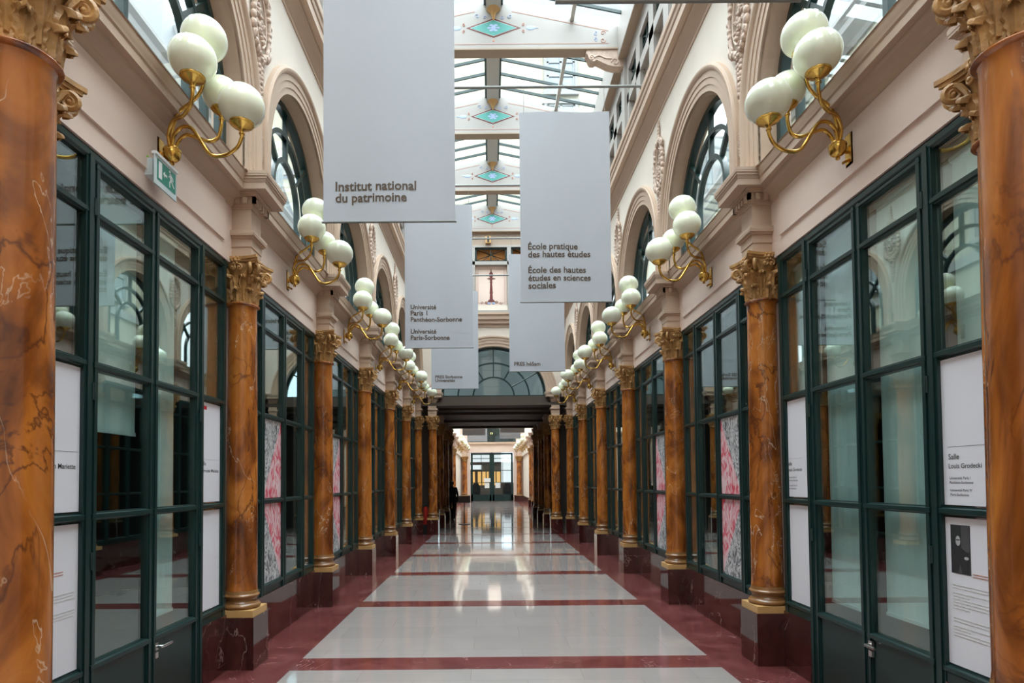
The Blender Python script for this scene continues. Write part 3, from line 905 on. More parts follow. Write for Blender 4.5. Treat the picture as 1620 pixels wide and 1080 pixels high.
# ---------------------------------------------------------------- brass lamps with four opal globes
def catmull(pts, n=8):
    V = [Vector(p) for p in pts]; V = [V[0] * 2 - V[1]] + V + [V[-1] * 2 - V[-2]]; out = []
    for i in range(1, len(V) - 2):
        for j in range(n):
            t = j / n; a, b, c, d = V[i - 1], V[i], V[i + 1], V[i + 2]
            out.append(0.5 * ((2 * b) + (c - a) * t + (2 * a - 5 * b + 4 * c - d) * t * t + (3 * b - a - 3 * c + d) * t ** 3))
    out.append(V[-2]); return out
def bracket_lamp(sx, yc, label, group):
    t = thing('bracket_lamp', (sx * 2.455, yc, 3.98), label, 'lamp', group)
    m = MB(sx)
    m.box((2.437, yc - 0.042, 3.86), (2.458, yc + 0.042, 4.09)); m.box((2.428, yc - 0.033, 3.872), (2.438, yc + 0.033, 4.078))
    m.build('back_plate', 'brass', t)
    m = MB(sx)
    m.lathe([(0.0, -0.10), (0.012, -0.098), (0.016, -0.088), (0.010, -0.078), (0.034, -0.068), (0.052, -0.048), (0.058, -0.02), (0.056, -0.008), (0.060, -0.004), (0.060, 0.008), (0.052, 0.014), (0.046, 0.024), (0.0, 0.028)], (2.355, yc, 4.0), 24)
    m.box((2.36, yc - 0.02, 3.955), (2.44, yc + 0.02, 3.985))
    m.tube([(2.43, yc, 3.90), (2.40, yc, 3.885), (2.385, yc - 0.012, 3.872)], 0.010, 8)
    m.build('hub', 'brass', t, smooth=40)
    G = {  # globe centre (u, dy, z), radius, arm way-points (u, dy, z)
        'A': ((2.085, -0.10, 4.735), 0.152, [(2.365, 0.02, 4.02), (2.372, 0.03, 4.16), (2.32, 0.01, 4.28), (2.22, -0.02, 4.335), (2.13, -0.06, 4.39), (2.09, -0.09, 4.48), (2.085, -0.10, 4.53)]),
        'B': ((2.08, -0.27, 4.475), 0.152, [(2.362, -0.02, 4.02), (2.355, -0.05, 4.10), (2.29, -0.11, 4.155), (2.19, -0.18, 4.145), (2.11, -0.24, 4.175), (2.083, -0.265, 4.235), (2.08, -0.27, 4.275)]),
        'C': ((2.025, 0.04, 4.430), 0.133, [(2.345, 0.02, 4.02), (2.325, 0.03, 4.09), (2.27, 0.03, 4.135), (2.19, 0.03, 4.115), (2.11, 0.035, 4.09), (2.05, 0.04, 4.12), (2.027, 0.04, 4.20), (2.025, 0.04, 4.24)]),
        'D': ((1.805, -0.14, 4.235), 0.152, [(2.345, -0.02, 4.02), (2.325, -0.03, 4.10), (2.26, -0.05, 4.145), (2.18, -0.075, 4.12), (2.11, -0.095, 4.02), (2.03, -0.11, 3.915), (1.93, -0.125, 3.90), (1.84, -0.138, 3.945), (1.807, -0.14, 4.01), (1.805, -0.14, 4.035)])}
    for key, (c, r, way) in G.items():
        a = MB(sx); a.tube(catmull([(u, yc + d, z) for u, d, z in way]), 0.0125, 10)
        arm = a.build('arm', 'brass', t, smooth=50)
        cz = c[2] - r * 0.84
        q = MB(sx)
        k = r / 0.147
        q.lathe([(0.0, -0.080), (0.013, -0.080), (0.013, -0.072), (0.019, -0.070), (0.019, -0.062), (0.013, -0.058), (0.016, -0.045), (0.030, -0.030), (0.060 * k, -0.018), (0.072 * k, -0.008), (0.073 * k, -0.003), (0.078 * k, 0.0), (0.078 * k, 0.022), (0.074 * k, 0.024), (0.074 * k, 0.004), (0.0, 0.004)], (c[0], yc + c[1], cz), 28)
        q.build('gallery_cup', 'brass', arm, smooth=35)
        g = MB(sx); g.sphere((c[0], yc + c[1], c[2]), (r, r, r * 0.935), 36, 22)
        g.build('globe', 'globe', arm, smooth=80)
    return t
for sx in (-1, 1):
    proto = None
    for k in range(-1, 5):
        lab = '%s brass bracket lamp with four opal globes from the camera %s' % (ORD[k + 1], SIDE[sx])
        if proto is None: proto = bracket_lamp(sx, Y(k + 0.5), lab, 'four globe bracket lamps')
        else: dup(proto, (sx * 2.455, Y(k + 0.5), 3.98), lab)
    for k in (13, 14, 15):
        dup(proto, (sx * 2.455, Y(k + 0.5), 3.98), '%s globe lamp past the dark passage on the %s side' % (ORD[k - 13], {-1: 'exit sign', 1: 'other'}[sx]), 'globe lamps of the far gallery')

# ---------------------------------------------------------------- emergency exit sign
t = thing('exit_sign', (-2.44, 4.145, 3.66), 'green running man exit sign with white arrow under the first lamp', 'sign')
MB(-1).box((2.40, 4.06, 3.75), (2.458, 4.22, 3.866)).build('housing', 'acryl', t)
MB(-1).box((2.342, 4.0, 3.866), (2.375, 4.285, 3.885)).build('top_rail', 'signwhite', t)
pl = MB(-1).box((2.352, 4.003, 3.665), (2.360, 4.282, 3.868)).build('plate', 'acryl', t)
MB(-1).box((2.3505, 4.03, 3.705), (2.3525, 4.265, 3.850)).build('green_field', 'signgreen', pl)
pm = MB(-1)
def fl(poly): pm.prism(poly, 'X', 2.3485, 2.3507)
fl([(4.045, 3.722), (4.085, 3.722), (4.085, 3.838), (4.045, 3.838)])
fl([(4.10, 3.778), (4.122, 3.800), (4.122, 3.785), (4.150, 3.785), (4.150, 3.771), (4.122, 3.771), (4.122, 3.756)])
fl(ell(4.186, 3.832, 0.010, 0.010, 12))
def limb(a, b, w):
    a, b = Vector(a), Vector(b); n = (b - a).normalized(); n = Vector((-n.y, n.x)) * w / 2
    fl([tuple(a + n), tuple(b + n), tuple(b - n), tuple(a - n)])
for a, b, w in (((4.192, 3.82), (4.205, 3.775), 0.022), ((4.195, 3.812), (4.172, 3.79), 0.008), ((4.196, 3.815), (4.225, 3.80), 0.008), ((4.225, 3.80), (4.232, 3.782), 0.008),
                ((4.202, 3.78), (4.185, 3.752), 0.011), ((4.185, 3.752), (4.188, 3.722), 0.009), ((4.206, 3.78), (4.225, 3.755), 0.011), ((4.225, 3.755), (4.245, 3.74), 0.009)):
    limb(a, b, w)
pm.build('pictogram', 'signwhite', pl)
M['led'] = mat('green indicator', (0.4, 0.8, 0.1), 0.3)
MB(-1).sphere((2.40, 4.0, 3.845), 0.007, 8, 6).build('indicator', 'led', t)

# ---------------------------------------------------------------- hanging banners on cross rods
def banner(x0, k, zt, texts, label, w=1.255):
    y = Y(k); zb = 4.125
    r = thing('cross_rod', (0, y, 7.165), 'thin grey rod across the gallery holding the banner reading ' + texts[0][0] if texts else 'thin grey rod across the gallery above the unlettered banner', 'rod', 'cross rods for the banners')
    MB().tube([(-2.06, y, 7.165), (2.06, y, 7.165)], 0.019, 8).build('tube', 'rod', r, smooth=60)
    for s in (-1, 1):
        MB(s).lathe([(0.0, 7.138), (0.03, 7.138), (0.03, 7.146), (0.0, 7.146)], (2.045, y, 0), 12).build('foot_plate', 'rod', r)
    t = thing('banner', (x0 + w / 2, y, zb), label, 'banner', 'grey white hanging banners')
    def fold(q, v): return 0.018 * sin(q * pi * 2.6 + k * 2) * (0.25 + 0.75 * v) * 0.7 + 0.012 * sin(q * 9 + v * 3 + k) * (1 - v) * 0.5
    m = MB(); nx, nz = 24, 28; secs = []
    for i in range(nx + 1):
        q = i / nx; row = []
        for j in range(nz + 1):
            v = j / nz
            row.append((x0 + w * q, y - 0.012 + fold(q, v), zb + (zt - zb) * v))
        secs.append(row)
    m.loft([row + [(p[0], p[1] + 0.004, p[2]) for p in reversed(row)] for row in secs])
    m.build('cloth', 'banner', t, smooth=60)
    MB().tube([(x0 - 0.012, y - 0.01, zb - 0.004), (x0 + w + 0.012, y - 0.01, zb - 0.004)], 0.012, 8).build('hem_bar', 'rod', t, smooth=60)
    c = MB()
    for q in (0.05, 0.95): c.tube([(x0 + w * q, y - 0.005, zt), (x0 + w * q, y, 7.16)], 0.003, 6)
    c.build('cord', 'rod', t)
    for s, dx, dz, wd in texts:
        l = MB(); lettering(l, s, (x0 + dx, y - 0.040, zb + dz), (1, 0, 0), wd, None, 0.022)
        for p in l.v: p.y = y - 0.016 + fold((p.x - x0) / w, (p.z - zb) / (zt - zb))
        l.build('lettering', 'ink', t)
    return t
banner(-1.69, 0.05, 6.80, [('Institut national', 0.115, 0.300, 0.770), ('du patrimoine', 0.115, 0.190, 0.680)], 'large white banner lettered Institut national du patrimoine')
banner(0.322, 1.03, 6.80, [('École pratique', 0.105, 0.735, 0.69), ('des hautes études', 0.105, 0.625, 0.865), ('École des hautes', 0.105, 0.405, 0.80), ('études en sciences', 0.105, 0.295, 0.865), ('sociales', 0.105, 0.187, 0.38)], 'white banner lettered École pratique des hautes études')
banner(0.246, -0.93, 6.80, [], 'white banner cut off at the top of the picture, only its lower hem visible', 1.245)
banner(-1.68, 2.08, 6.80, [('Université', 0.105, 0.720, 0.475), ('Paris 1', 0.105, 0.605, 0.31), ('Panthéon-Sorbonne', 0.105, 0.487, 0.95), ('Université', 0.105, 0.265, 0.475), ('Paris-Sorbonne', 0.105, 0.150, 0.72)], 'white banner lettered Université Paris 1 Panthéon-Sorbonne')
banner(0.330, 3.0, 6.80, [('PRES héSam', 0.105, 0.125, 0.59)], 'white banner lettered PRES héSam')
banner(-1.675, 3.92, 6.74, [('PRES Sorbonne', 0.105, 0.275, 0.72), ('Universités', 0.105, 0.180, 0.52)], 'white banner lettered PRES Sorbonne Universités')
def far_banner(x0, y, label, rows, rlab):
    r = thing('cross_rod', (0, y, 6.52), 'thin rod ' + rlab, 'rod', 'cross rods for the far banners')
    MB().tube([(-2.5, y, 6.52), (2.5, y, 6.52)], 0.014, 8).build('tube', 'rod', r, smooth=60)
    t = thing('banner', (x0 + 0.62, y, 4.125), label, 'banner', 'banners of the far gallery')
    MB().box((x0, y, 4.125), (x0 + 1.24, y + 0.006, 6.51)).build('cloth', 'banner', t)
    for dx, dz, w in rows: MB().box((x0 + dx, y - 0.004, 4.125 + dz), (x0 + dx + w, y, 4.125 + dz + 0.07)).build('text_line', 'grey', t)
far_banner(0.40, 31.0, 'grey banner beyond the dark passage above a smaller white one, right of the dark arch', [(0.1, 0.2, 0.95)], 'holding the one line grey banner beyond the dark passage')
far_banner(-1.62, 32.7, 'grey banner with two text lines beyond the dark passage', [(0.1, 0.45, 0.65), (0.1, 0.28, 0.5)], 'holding the two line grey banner beyond the dark passage')
far_banner(0.42, 35.4, 'small white banner below a grey one beyond the dark passage', [(0.1, 0.2, 0.6)], 'holding the small white banner below the one line grey banner')
far_banner(-1.55, 37.8, 'small white banner below the two line grey banner beyond the dark passage', [(0.1, 0.3, 0.25)], 'holding the small white banner below the two line grey banner')

# ---------------------------------------------------------------- stucco cartouches between the arches
def cartouche(sx, yc, label):
    zc = 5.98
    t = thing('cartouche', (sx * UU, yc, zc), label, 'wall ornament', 'stucco cartouches between the arches')
    m = MB(sx); rnd = random.Random(3); u = UU
    ry, rz = 0.185, 0.335
    for (a, b, rr, uu) in ((ry, rz, 0.022, 0.030), (ry * 0.70, rz * 0.72, 0.012, 0.022)):
        pts = [(u - uu, yc + a * cos(2 * pi * i / 40), zc + b * sin(2 * pi * i / 40)) for i in range(41)]
        m.tube(pts, rr, 8)
    # leaves and scrolls all round the frame
    for i in range(30):
        a = 2 * pi * i / 30; q = 1.0 + rnd.uniform(-0.04, 0.16)
        m.sphere((u - 0.03, yc + ry * q * cos(a), zc + rz * q * sin(a)), (0.030, 0.026 + rnd.uniform(-0.008, 0.012), 0.034 + rnd.uniform(-0.01, 0.014)), 8, 6)
    for i in range(34):
        a = rnd.uniform(0, 2 * pi); q = rnd.uniform(0.1, 0.62)
        m.sphere((u - 0.008, yc + ry * q * cos(a), zc + rz * q * sin(a)), (0.028, rnd.uniform(0.014, 0.028), rnd.uniform(0.016, 0.034)), 7, 5)
    for s in (-1, 1):
        for zz, r in ((zc + rz * 0.75, 0.05), (zc - rz * 0.70, 0.055)):
            pts = []
            for i in range(22):
                f = i / 21; a = s * (0.5 + f * 1.6 * 2 * pi); q = r * (1 - 0.75 * f)
                pts.append((u - 0.035, yc + s * ry * 0.85 + q * cos(a), zz + q * sin(a)))
            m.tube(pts, 0.013, 6)
    # crest above, tapering drop below
    z = zc + rz + 0.02
    for i in range(6):
        m.sphere((u - 0.02, yc, z), (0.026 - i * 0.002, 0.050 - i * 0.0065, 0.045 - i * 0.003), 8, 6); z += 0.052
    z = zc - rz - 0.02
    for i in range(9):
        w = 0.075 - i * 0.006
        for s in (-1, 0, 1): m.sphere((u - 0.018 - 0.008 * (s == 0), yc + s * w * 0.6, z + rnd.uniform(-0.01, 0.01)), (0.026, w * 0.42, 0.034), 7, 5)
        z -= 0.048
    m.build('relief', 'stucco', t, smooth=70)
    return t
def drop(sx, yc, label):
    t = thing('stucco_pendant', (sx * UU, yc, 4.78), label, 'wall ornament', 'stucco pendants between the arches')
    m = MB(sx); rnd = random.Random(5); z = 4.87
    for i in range(8):
        w = 0.034 * sin(pi * (i + 1.2) / 9.5) + 0.012
        for s in (-1, 1): m.sphere((UU - 0.016, yc + s * w * 0.55, z), (0.026, w * 0.62, 0.022), 7, 5)
        m.sphere((UU - 0.026, yc, z), (0.022, 0.012, 0.018), 7, 5)
        z -= 0.030
    m.build('relief', 'stucco', t, smooth=70); return t
for sx in (-1, 1):
    pa = pb = None
    for k in range(-1, 5):
        la = '%s stucco cartouche from the camera between the arched windows %s' % (ORD[k + 1], SIDE[sx])
        lb = '%s small stucco leaf pendant between the arch feet %s' % (ORD[k + 1], SIDE[sx])
        if pa is None: pa, pb = cartouche(sx, Y(k), la), drop(sx, Y(k), lb)
        else: dup(pa, (sx * UU, Y(k), 5.98), la); dup(pb, (sx * UU, Y(k), 4.78), lb)

# ---------------------------------------------------------------- glass roof on painted gable beams
ROOF = shell('ceiling')
ZR0, ZR1, UR = 10.03, 10.52, 2.30
def slope(u): return ZR1 - (ZR1 - ZR0) * u / UR
def roof_run(y0, y1, ks):
    for sx in (-1, 1):
        g = MB(sx)
        g.prism([(0.0, slope(0) + 0.03), (UR + 0.3, slope(UR + 0.3) + 0.03), (UR + 0.3, slope(UR + 0.3) + 0.038), (0.0, slope(0) + 0.038)], 'Y', y0, y1)
        g.build('pane', 'clear', ROOF)
        b = MB(sx); y = y0
        n = int(round((y1 - y0) / (P / 6)))
        for i in range(n + 1):
            y = y0 + (y1 - y0) * i / n
            b.prism([(0.13, slope(0.13) - 0.025), (UR, slope(UR) - 0.025), (UR, slope(UR) + 0.03), (0.13, slope(0.13) + 0.03)], 'Y', y - 0.014, y + 0.014)
        for u in (0.155,): b.box((u - 0.02, y0, slope(u) - 0.05), (u + 0.02, y1, slope(u) + 0.03))
        b.build('glazing_bars', 'green', ROOF)
        MB(sx).box((1.40, y0, slope(1.43) - 0.09), (1.47, y1, slope(1.43) - 0.02)).build('purlin', 'grey', ROOF)
    MB().box((-0.135, y0, 10.33), (0.135, y1, 10.56)).build('ridge_beam', 'grey', ROOF)
roof_run(Y(-3) - 1.4, Y(5) + 0.1, None)
S(MB().box((-2.75, YB - 0.1, 0), (2.75, YB, 10.6)).build('wall_back', 'cream'))
beam_proto = None
def curl(m, x, z, r, s, y, start=0.0, turns=1.1, t=0.006):
    pts = []
    for i in range(16):
        f = i / 15; a = start + s * turns * 2 * pi * f; q = r * (1 - 0.8 * f)
        pts.append((x + q * cos(a), y, z + q * sin(a)))
    m.tube(pts, t, 5)
def beam(k):
    """gable beam: ivory face with a turquoise lozenge and painted scrolls"""
    global beam_proto, n_trim
    n_trim += 1
    if beam_proto is not None:
        c = copy_tree(beam_proto); c.location = (0, Y(k), 9.6); c.name = 'trim_%d' % n_trim; return
    r = shell('trim_%d' % n_trim, (0, Y(k), 9.6)); beam_proto = r
    y = Y(k)
    MB().prism([(-2.42, 9.62), (2.42, 9.62), (2.42, slope(2.42) - 0.02), (0, slope(0) - 0.02), (-2.42, slope(2.42) - 0.02)], 'Y', y - 0.10, y + 0.10).build('beam_face', 'white', r)
    MB().box((-2.42, y - 0.115, 9.595), (2.42, y + 0.115, 9.625)).build('beam_soffit', 'tan', r)
    yf = y - 0.102
    zc = 10.005
    def loz(a, b, d, name, m):
        MB().prism([(-a, zc), (0, zc + b), (a, zc), (0, zc - b)], 'Y', yf - d, yf + 0.01).build(name, m, r)
    loz(0.50, 0.182, 0.0, 'lozenge_border', 'dkred'); loz(0.430, 0.152, 0.002, 'lozenge_fillet', 'signwhite'); loz(0.412, 0.146, 0.004, 'lozenge', 'turq')
    m = MB()
    for s in (-1, 1):
        m.box((s * 0.5 - 0.0, yf - 0.003, zc - 0.002), (s * 0.5 + 0.001, yf, zc + 0.002))
        # thin red border lines
    zt = lambda u: slope(u) - 0.13
    for s in (-1, 1):
        a, b = (0.34 * s, zt(0.34)), (2.10 * s, zt(2.10))
        m.prism([a, b, (b[0], b[1] - 0.008), (a[0], a[1] - 0.008)], 'Y', yf - 0.002, yf)
    m.box((-2.10, yf - 0.002, 9.70), (2.10, yf, 9.707))
    for s in (-1, 1): curl(m, s * 0.54, zc + 0.06, 0.03, -s, yf, pi / 2); curl(m, s * 0.54, zc - 0.06, 0.03, s, yf, -pi / 2); curl(m, s * 2.0, zc - 0.11, 0.05, s, yf, 0); curl(m, s * 2.0, zc - 0.24, 0.05, -s, yf, 0)
    m.sphere((0, yf, zc - 0.235), (0.02, 0.004, 0.02), 8, 6)
    m.build('painted_lines', 'ornred', r)
    m = MB()
    for s in (-1, 1):
        m.sphere((s * 0.68, yf, zc), (0.085, 0.004, 0.040), 14, 8); m.sphere((s * 0.79, yf, zc), (0.035, 0.004, 0.014), 10, 6)
        curl(m, s * 0.30, zc + 0.22, 0.045, s, yf, pi); curl(m, s * 0.16, zc + 0.20, 0.035, -s, yf, 0)
        curl(m, s * 1.86, zc - 0.12, 0.04, -s, yf, pi / 2); curl(m, s * 1.86, zc - 0.22, 0.04, s, yf, -pi / 2)
    m.build('painted_scrolls', 'paleblue', r)
    m = MB()
    m.sphere((0, yf - 0.002, zc), (0.05, 0.006, 0.05), 10, 6)
    for i in range(6):
        a = i * pi / 3; m.sphere((0.08 * cos(a), yf - 0.002, zc + 0.055 * sin(a)), (0.045, 0.005, 0.022), 8, 6)
    m.build('lozenge_rosette', 'paleblue', r)
    m = MB(); m.lathe([(0.0, 10.13), (0.02, 10.16), (0.03, 10.22), (0.07, 10.29), (0.125, 10.33), (0.0, 10.335)], (0, yf - 0.02, 0), 16); m.build('ridge_boss', 'plinth', r, smooth=40)
    for sx in (-1, 1):
        q = MB(sx)
        prof = [(2.44, 9.60), (1.72, 9.60), (1.69, 9.57), (1.69, 9.53), (1.72, 9.50), (1.74, 9.43), (1.78, 9.385), (1.84, 9.38), (1.88, 9.41), (1.96, 9.37), (2.08, 9.31), (2.20, 9.28), (2.30, 9.28), (2.44, 9.30)]
        q.prism(prof, 'Y', y - 0.09, y + 0.09)
        for yy in (y - 0.092, y + 0.092):
            curl(q, 1.79, 9.44, 0.055, 1, yy, 0, 1.4, 0.012); curl(q, 2.22, 9.36, 0.07, -1, yy, pi, 1.2, 0.012)
            q.tube(catmull([(1.84, yy, 9.45), (1.93, yy, 9.48), (2.05, yy, 9.43), (2.16, yy, 9.42)]), 0.014, 6)
        q.build('console', 'stucco', r, smooth=30)
for k in range(-1, 6): beam(k)
ROOF.location.z = -0.075
for o in list(COL.objects):
    if o.name.startswith('trim_') and abs(o.location.z - 9.6) < 1e-4: o.location.z -= 0.075
# ---------------------------------------------------------------- end wall over the passage mouth
ye = YE + 0.10
AZ, AR = 4.33, 1.66
w = MB()
n = 48
for uu in (ye, ye + 0.5):
    pts = [(AR * cos(pi * i / n), AZ + AR * 0.945 * sin(pi * i / n)) for i in range(n + 1)]
    for a, b in zip(pts, pts[1:]):
        w.add([(a[0], uu, a[1]), (b[0], uu, b[1]), (b[0], uu, 7.2), (a[0], uu, 7.2)], [(0, 1, 2, 3)])
    for s in (-1, 1):
        w.add([(s * AR, uu, AZ), (s * 2.75, uu, AZ), (s * 2.75, uu, 7.2), (s * AR, uu, 7.2)], [(0, 1, 2, 3)])
for a, b in zip(pts, pts[1:]):
    w.add([(a[0], ye, a[1]), (b[0], ye, b[1]), (b[0], ye + 0.5, b[1]), (a[0], ye + 0.5, a[1])], [(0, 1, 2, 3)])
w.box((-2.75, ye + 0.1, 4.02), (2.75, ye + 0.5, AZ + 0.001), 1)
EW = S(w.build('wall_end', ['cream', 'brown']))
t = MB()
for dR, th, d in ((0.0, 0.10, 0.015), (0.10, 0.10, 0.03), (0.20, 0.09, 0.045), (0.29, 0.05, 0.07)):
    secs = []
    for i in range(n + 1):
        a = pi * i / n; ci, si = cos(a), sin(a) * 0.945
        secs.append([((AR + dR) * ci, ye, AZ + (AR + dR) * si), ((AR + dR + th) * ci, ye, AZ + (AR + dR + th) * si), ((AR + dR + th) * ci, ye - d, AZ + (AR + dR + th) * si), ((AR + dR) * ci, ye - d, AZ + (AR + dR) * si)])
    t.loft(secs)
t.build('archivolt', 'moulding', EW, smooth=30)
t = MB()
t.box((-2.3, ye - 0.03, 6.50), (2.3, ye + 0.05, 6.60)); t.box((-2.3, ye - 0.10, 6.60), (2.3, ye + 0.05, 6.72)); t.box((-2.3, ye - 0.16, 6.72), (2.3, ye + 0.05, 6.86)); t.box((-2.3, ye - 0.20, 6.86), (2.3, ye + 0.05, 6.92))
t.build('cornice', 'moulding', EW)
# attic of the end wall: ledge, painted panels, grille windows
t = MB()
t.box((-2.42, ye - 0.06, 6.92), (2.42, ye + 0.4, 7.03)); t.box((-2.42, ye + 0.12, 7.03), (2.42, ye + 0.4, 8.50))
t.box((-2.42, ye - 0.02, 8.49), (2.42, ye + 0.4, 8.60)); t.box((-2.42, ye - 0.02, 9.05), (2.42, ye + 0.4, 9.11)); t.box((-2.42, ye - 0.05, 9.58), (2.42, ye + 0.4, 9.72))
for x in (-1.76, -0.62, 0.52, 1.66): t.box((x - 0.06, ye - 0.02, 7.03), (x + 0.06, ye + 0.4, 9.06))
t.build('attic_frame', 'white', EW)
MB().box((-2.42, ye + 0.02, 9.11), (2.42, ye + 0.4, 9.58)).build('attic_band', 'tan', EW)
pn = MB(); gk = MB(); rd = MB(); bl = MB(); ln = MB()
for x in (-1.19, -0.05, 1.09):
    pn.box((x - 0.50, ye + 0.11, 7.20), (x + 0.50, ye + 0.13, 8.48))
    gk.box((x - 0.50, ye + 0.105, 7.04), (x + 0.50, ye + 0.125, 7.19))
    for i in range(6):                                   # greek key
        q = x - 0.48 + i * 0.163
        for a, b in (((q, 7.06), (q + 0.145, 7.078)), ((q, 7.06), (q + 0.02, 7.17)), ((q, 7.152), (q + 0.11, 7.17)), ((q + 0.09, 7.10), (q + 0.11, 7.17)), ((q + 0.045, 7.10), (q + 0.11, 7.118))):
            bl.box((a[0], ye + 0.10, a[1]), (b[0], ye + 0.106, b[1]))
    for s in (-1, 1):
        ln.box((x + s * 0.42 - 0.004, ye + 0.106, 7.30), (x + s * 0.42 + 0.004, ye + 0.111, 8.38))
    ln.box((x - 0.42, ye + 0.106, 8.376), (x + 0.42, ye + 0.111, 8.384)); ln.box((x - 0.42, ye + 0.106, 7.296), (x + 0.42, ye + 0.111, 7.304))
    prof = [(0.0, 7.34), (0.12, 7.34), (0.10, 7.38), (0.05, 7.42), (0.04, 7.60), (0.055, 7.62), (0.045, 7.66), (0.03, 7.95), (0.045, 7.97), (0.03, 8.0), (0.03, 8.04), (0.05, 8.07), (0.13, 8.08), (0.13, 8.095), (0.04, 8.11), (0.05, 8.16), (0.065, 8.24), (0.03, 8.29), (0.015, 8.31), (0.012, 8.38), (0.0, 8.38)]
    rd.prism([(x + r_, z_) for r_, z_ in prof] + [(x - r_, z_) for r_, z_ in reversed(prof)], 'Y', ye + 0.098, ye + 0.111)
    for s in (-1, 1):
        curl(rd, x + s * 0.16, 7.32, 0.05, s, ye + 0.108, 0, 1.1, 0.01); bl.sphere((x + s * 0.07, ye + 0.104, 7.29), (0.05, 0.006, 0.035), 10, 6)
        curl(rd, x + s * 0.30, 7.30, 0.05, -s, ye + 0.108, 0, 1.0, 0.006)
pn.build('painted_panel', 'pink', EW); gk.build('key_band', 'grey', EW); rd.build('painted_candelabrum', 'dkred', EW); bl.build('painted_blue', 'paleblue', EW); ln.build('painted_line', 'ornred', EW)
M['amber'] = mat('amber painted as lit room', (0.55, 0.22, 0.05), 0.7)  # amber colour on the panes stands in for a lit room behind
for x in (-1.19, -0.05, 1.09):
    nw += 1
    r = shell('window_%d' % nw, (x, ye, 8.6))
    g = MB(); z0, z1 = 8.60, 9.05; h = 0.50
    for a, b in (((x - h, z0), (x - h + 0.05, z1)), ((x + h - 0.05, z0), (x + h, z1)), ((x - h, z0), (x + h, z0 + 0.05)), ((x - h, z1 - 0.05), (x + h, z1)), ((x - 0.015, z0), (x + 0.015, z1))):
        g.box((a[0], ye + 0.04, a[1]), (b[0], ye + 0.08, b[1]))
    for s in (-1, 1):
        for q in (0.0, 0.25):
            c = MB()
            g.tube([(x - s * h * 0.95, ye + 0.06, z0 + 0.05), (x + s * h * 0.95, ye + 0.06, z1 - 0.05)], 0.012, 5)
        g.tube([(x - s * h * 0.55, ye + 0.06, z0 + 0.04), (x + s * h * 0.55, ye + 0.06, z1 - 0.04)], 0.010, 5)
    g.build('grille', 'green', r)
    MB().box((x - h, ye + 0.20, z0), (x + h, ye + 0.21, z1)).build('pane', 'amber', r)
t = thing('security_camera', (-0.13, ye - 0.05, 9.3), 'small boxy security camera on the tan band above the end wall grilles', 'lamp')  # box with a dark lens, taken as a security camera
MB().box((-0.22, ye - 0.12, 9.15), (-0.05, ye + 0.02, 9.36)).build('housing', 'plinth', t)
MB().box((-0.165, ye - 0.135, 9.18), (-0.10, ye - 0.12, 9.35)).build('lens', 'black', t)
# gable above the end wall is the last roof beam; fan window in the arch
nw += 1
r = shell('window_%d' % nw, (0, ye + 0.2, AZ))
g = MB()
def arcb(R, w, d0, d1):
    secs = []
    for i in range(41):
        a = pi * i / 40; ci, si = cos(a), sin(a) * 0.945
        secs.append([((R - w / 2) * ci, d0, AZ + (R - w / 2) * si), ((R + w / 2) * ci, d0, AZ + (R + w / 2) * si), ((R + w / 2) * ci, d1, AZ + (R + w / 2) * si), ((R - w / 2) * ci, d1, AZ + (R - w / 2) * si)])
    g.loft(secs)
arcb(AR - 0.04, 0.08, ye + 0.17, ye + 0.23); arcb(0.65, 0.05, ye + 0.18, ye + 0.22); arcb(1.13, 0.05, ye + 0.18, ye + 0.22)
for a in (30, 60, 90, 120, 150):
    ci, si = cos(math.radians(a)), sin(math.radians(a)) * 0.945
    p0, p1 = Vector((0.65 * ci, ye + 0.2, AZ + 0.65 * si)), Vector(((AR - 0.04) * ci, ye + 0.2, AZ + (AR - 0.04) * si))
    g.tube([p0, p1], 0.024, 6)
g.box((-AR, ye + 0.16, AZ - 0.03), (AR, ye + 0.24, AZ + 0.04))
g.build('frame', 'green', r, smooth=40)
g = MB(); pts = [((AR - 0.05) * cos(pi * i / 40), ye + 0.20, AZ + (AR - 0.05) * 0.945 * sin(pi * i / 40)) for i in range(41)]
g.add(pts, [tuple(range(41))]); g.build('pane', 'teal', r)

# ---------------------------------------------------------------- dark passage
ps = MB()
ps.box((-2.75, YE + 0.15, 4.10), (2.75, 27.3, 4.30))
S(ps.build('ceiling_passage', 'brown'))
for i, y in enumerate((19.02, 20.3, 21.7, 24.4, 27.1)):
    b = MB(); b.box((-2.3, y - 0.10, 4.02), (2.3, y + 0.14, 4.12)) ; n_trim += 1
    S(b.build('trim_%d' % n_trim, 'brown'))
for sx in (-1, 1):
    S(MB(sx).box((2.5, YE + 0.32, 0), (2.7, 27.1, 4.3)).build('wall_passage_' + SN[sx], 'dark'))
    S(MB(sx).box((1.92, YE + 0.30, 4.02), (2.75, YE + 0.55, 4.34)).build('wall_end_return_' + SN[sx], 'pink'))
    # room above the passage, seen through the fan window
S(MB().box((-2.75, 24.0, 4.3), (2.75, 24.2, 9.6)).build('wall_upper_room', 'rod'))
S(MB().box((-2.75, YE + 0.5, 9.5), (2.75, 27.3, 9.6)).build('ceiling_upper_room', 'dark'))
for sx in (-1, 1):
    t = thing('white_edge_strip', (sx * 1.715, 18.85, 0), 'thin white upright strip beside the passage mouth column on the %s side' % {-1: 'exit sign', 1: 'other'}[sx], 'upright_strip', 'thin white strips at the passage mouth')
    MB(sx).box((1.708, 18.83, 0), (1.718, 18.84, 0.78)).build('upright_strip', 'signwhite', t)  # thin plain white strip standing at the pedestal corner
    MB(sx).box((1.69, 18.82, 0), (1.74, 18.87, 0.008)).build('foot', 'steel', t)
t = thing('fire_extinguisher', (-2.17, 19.22, 0), 'red fire extinguisher between the two columns at the passage mouth, exit sign side', 'fire extinguisher')
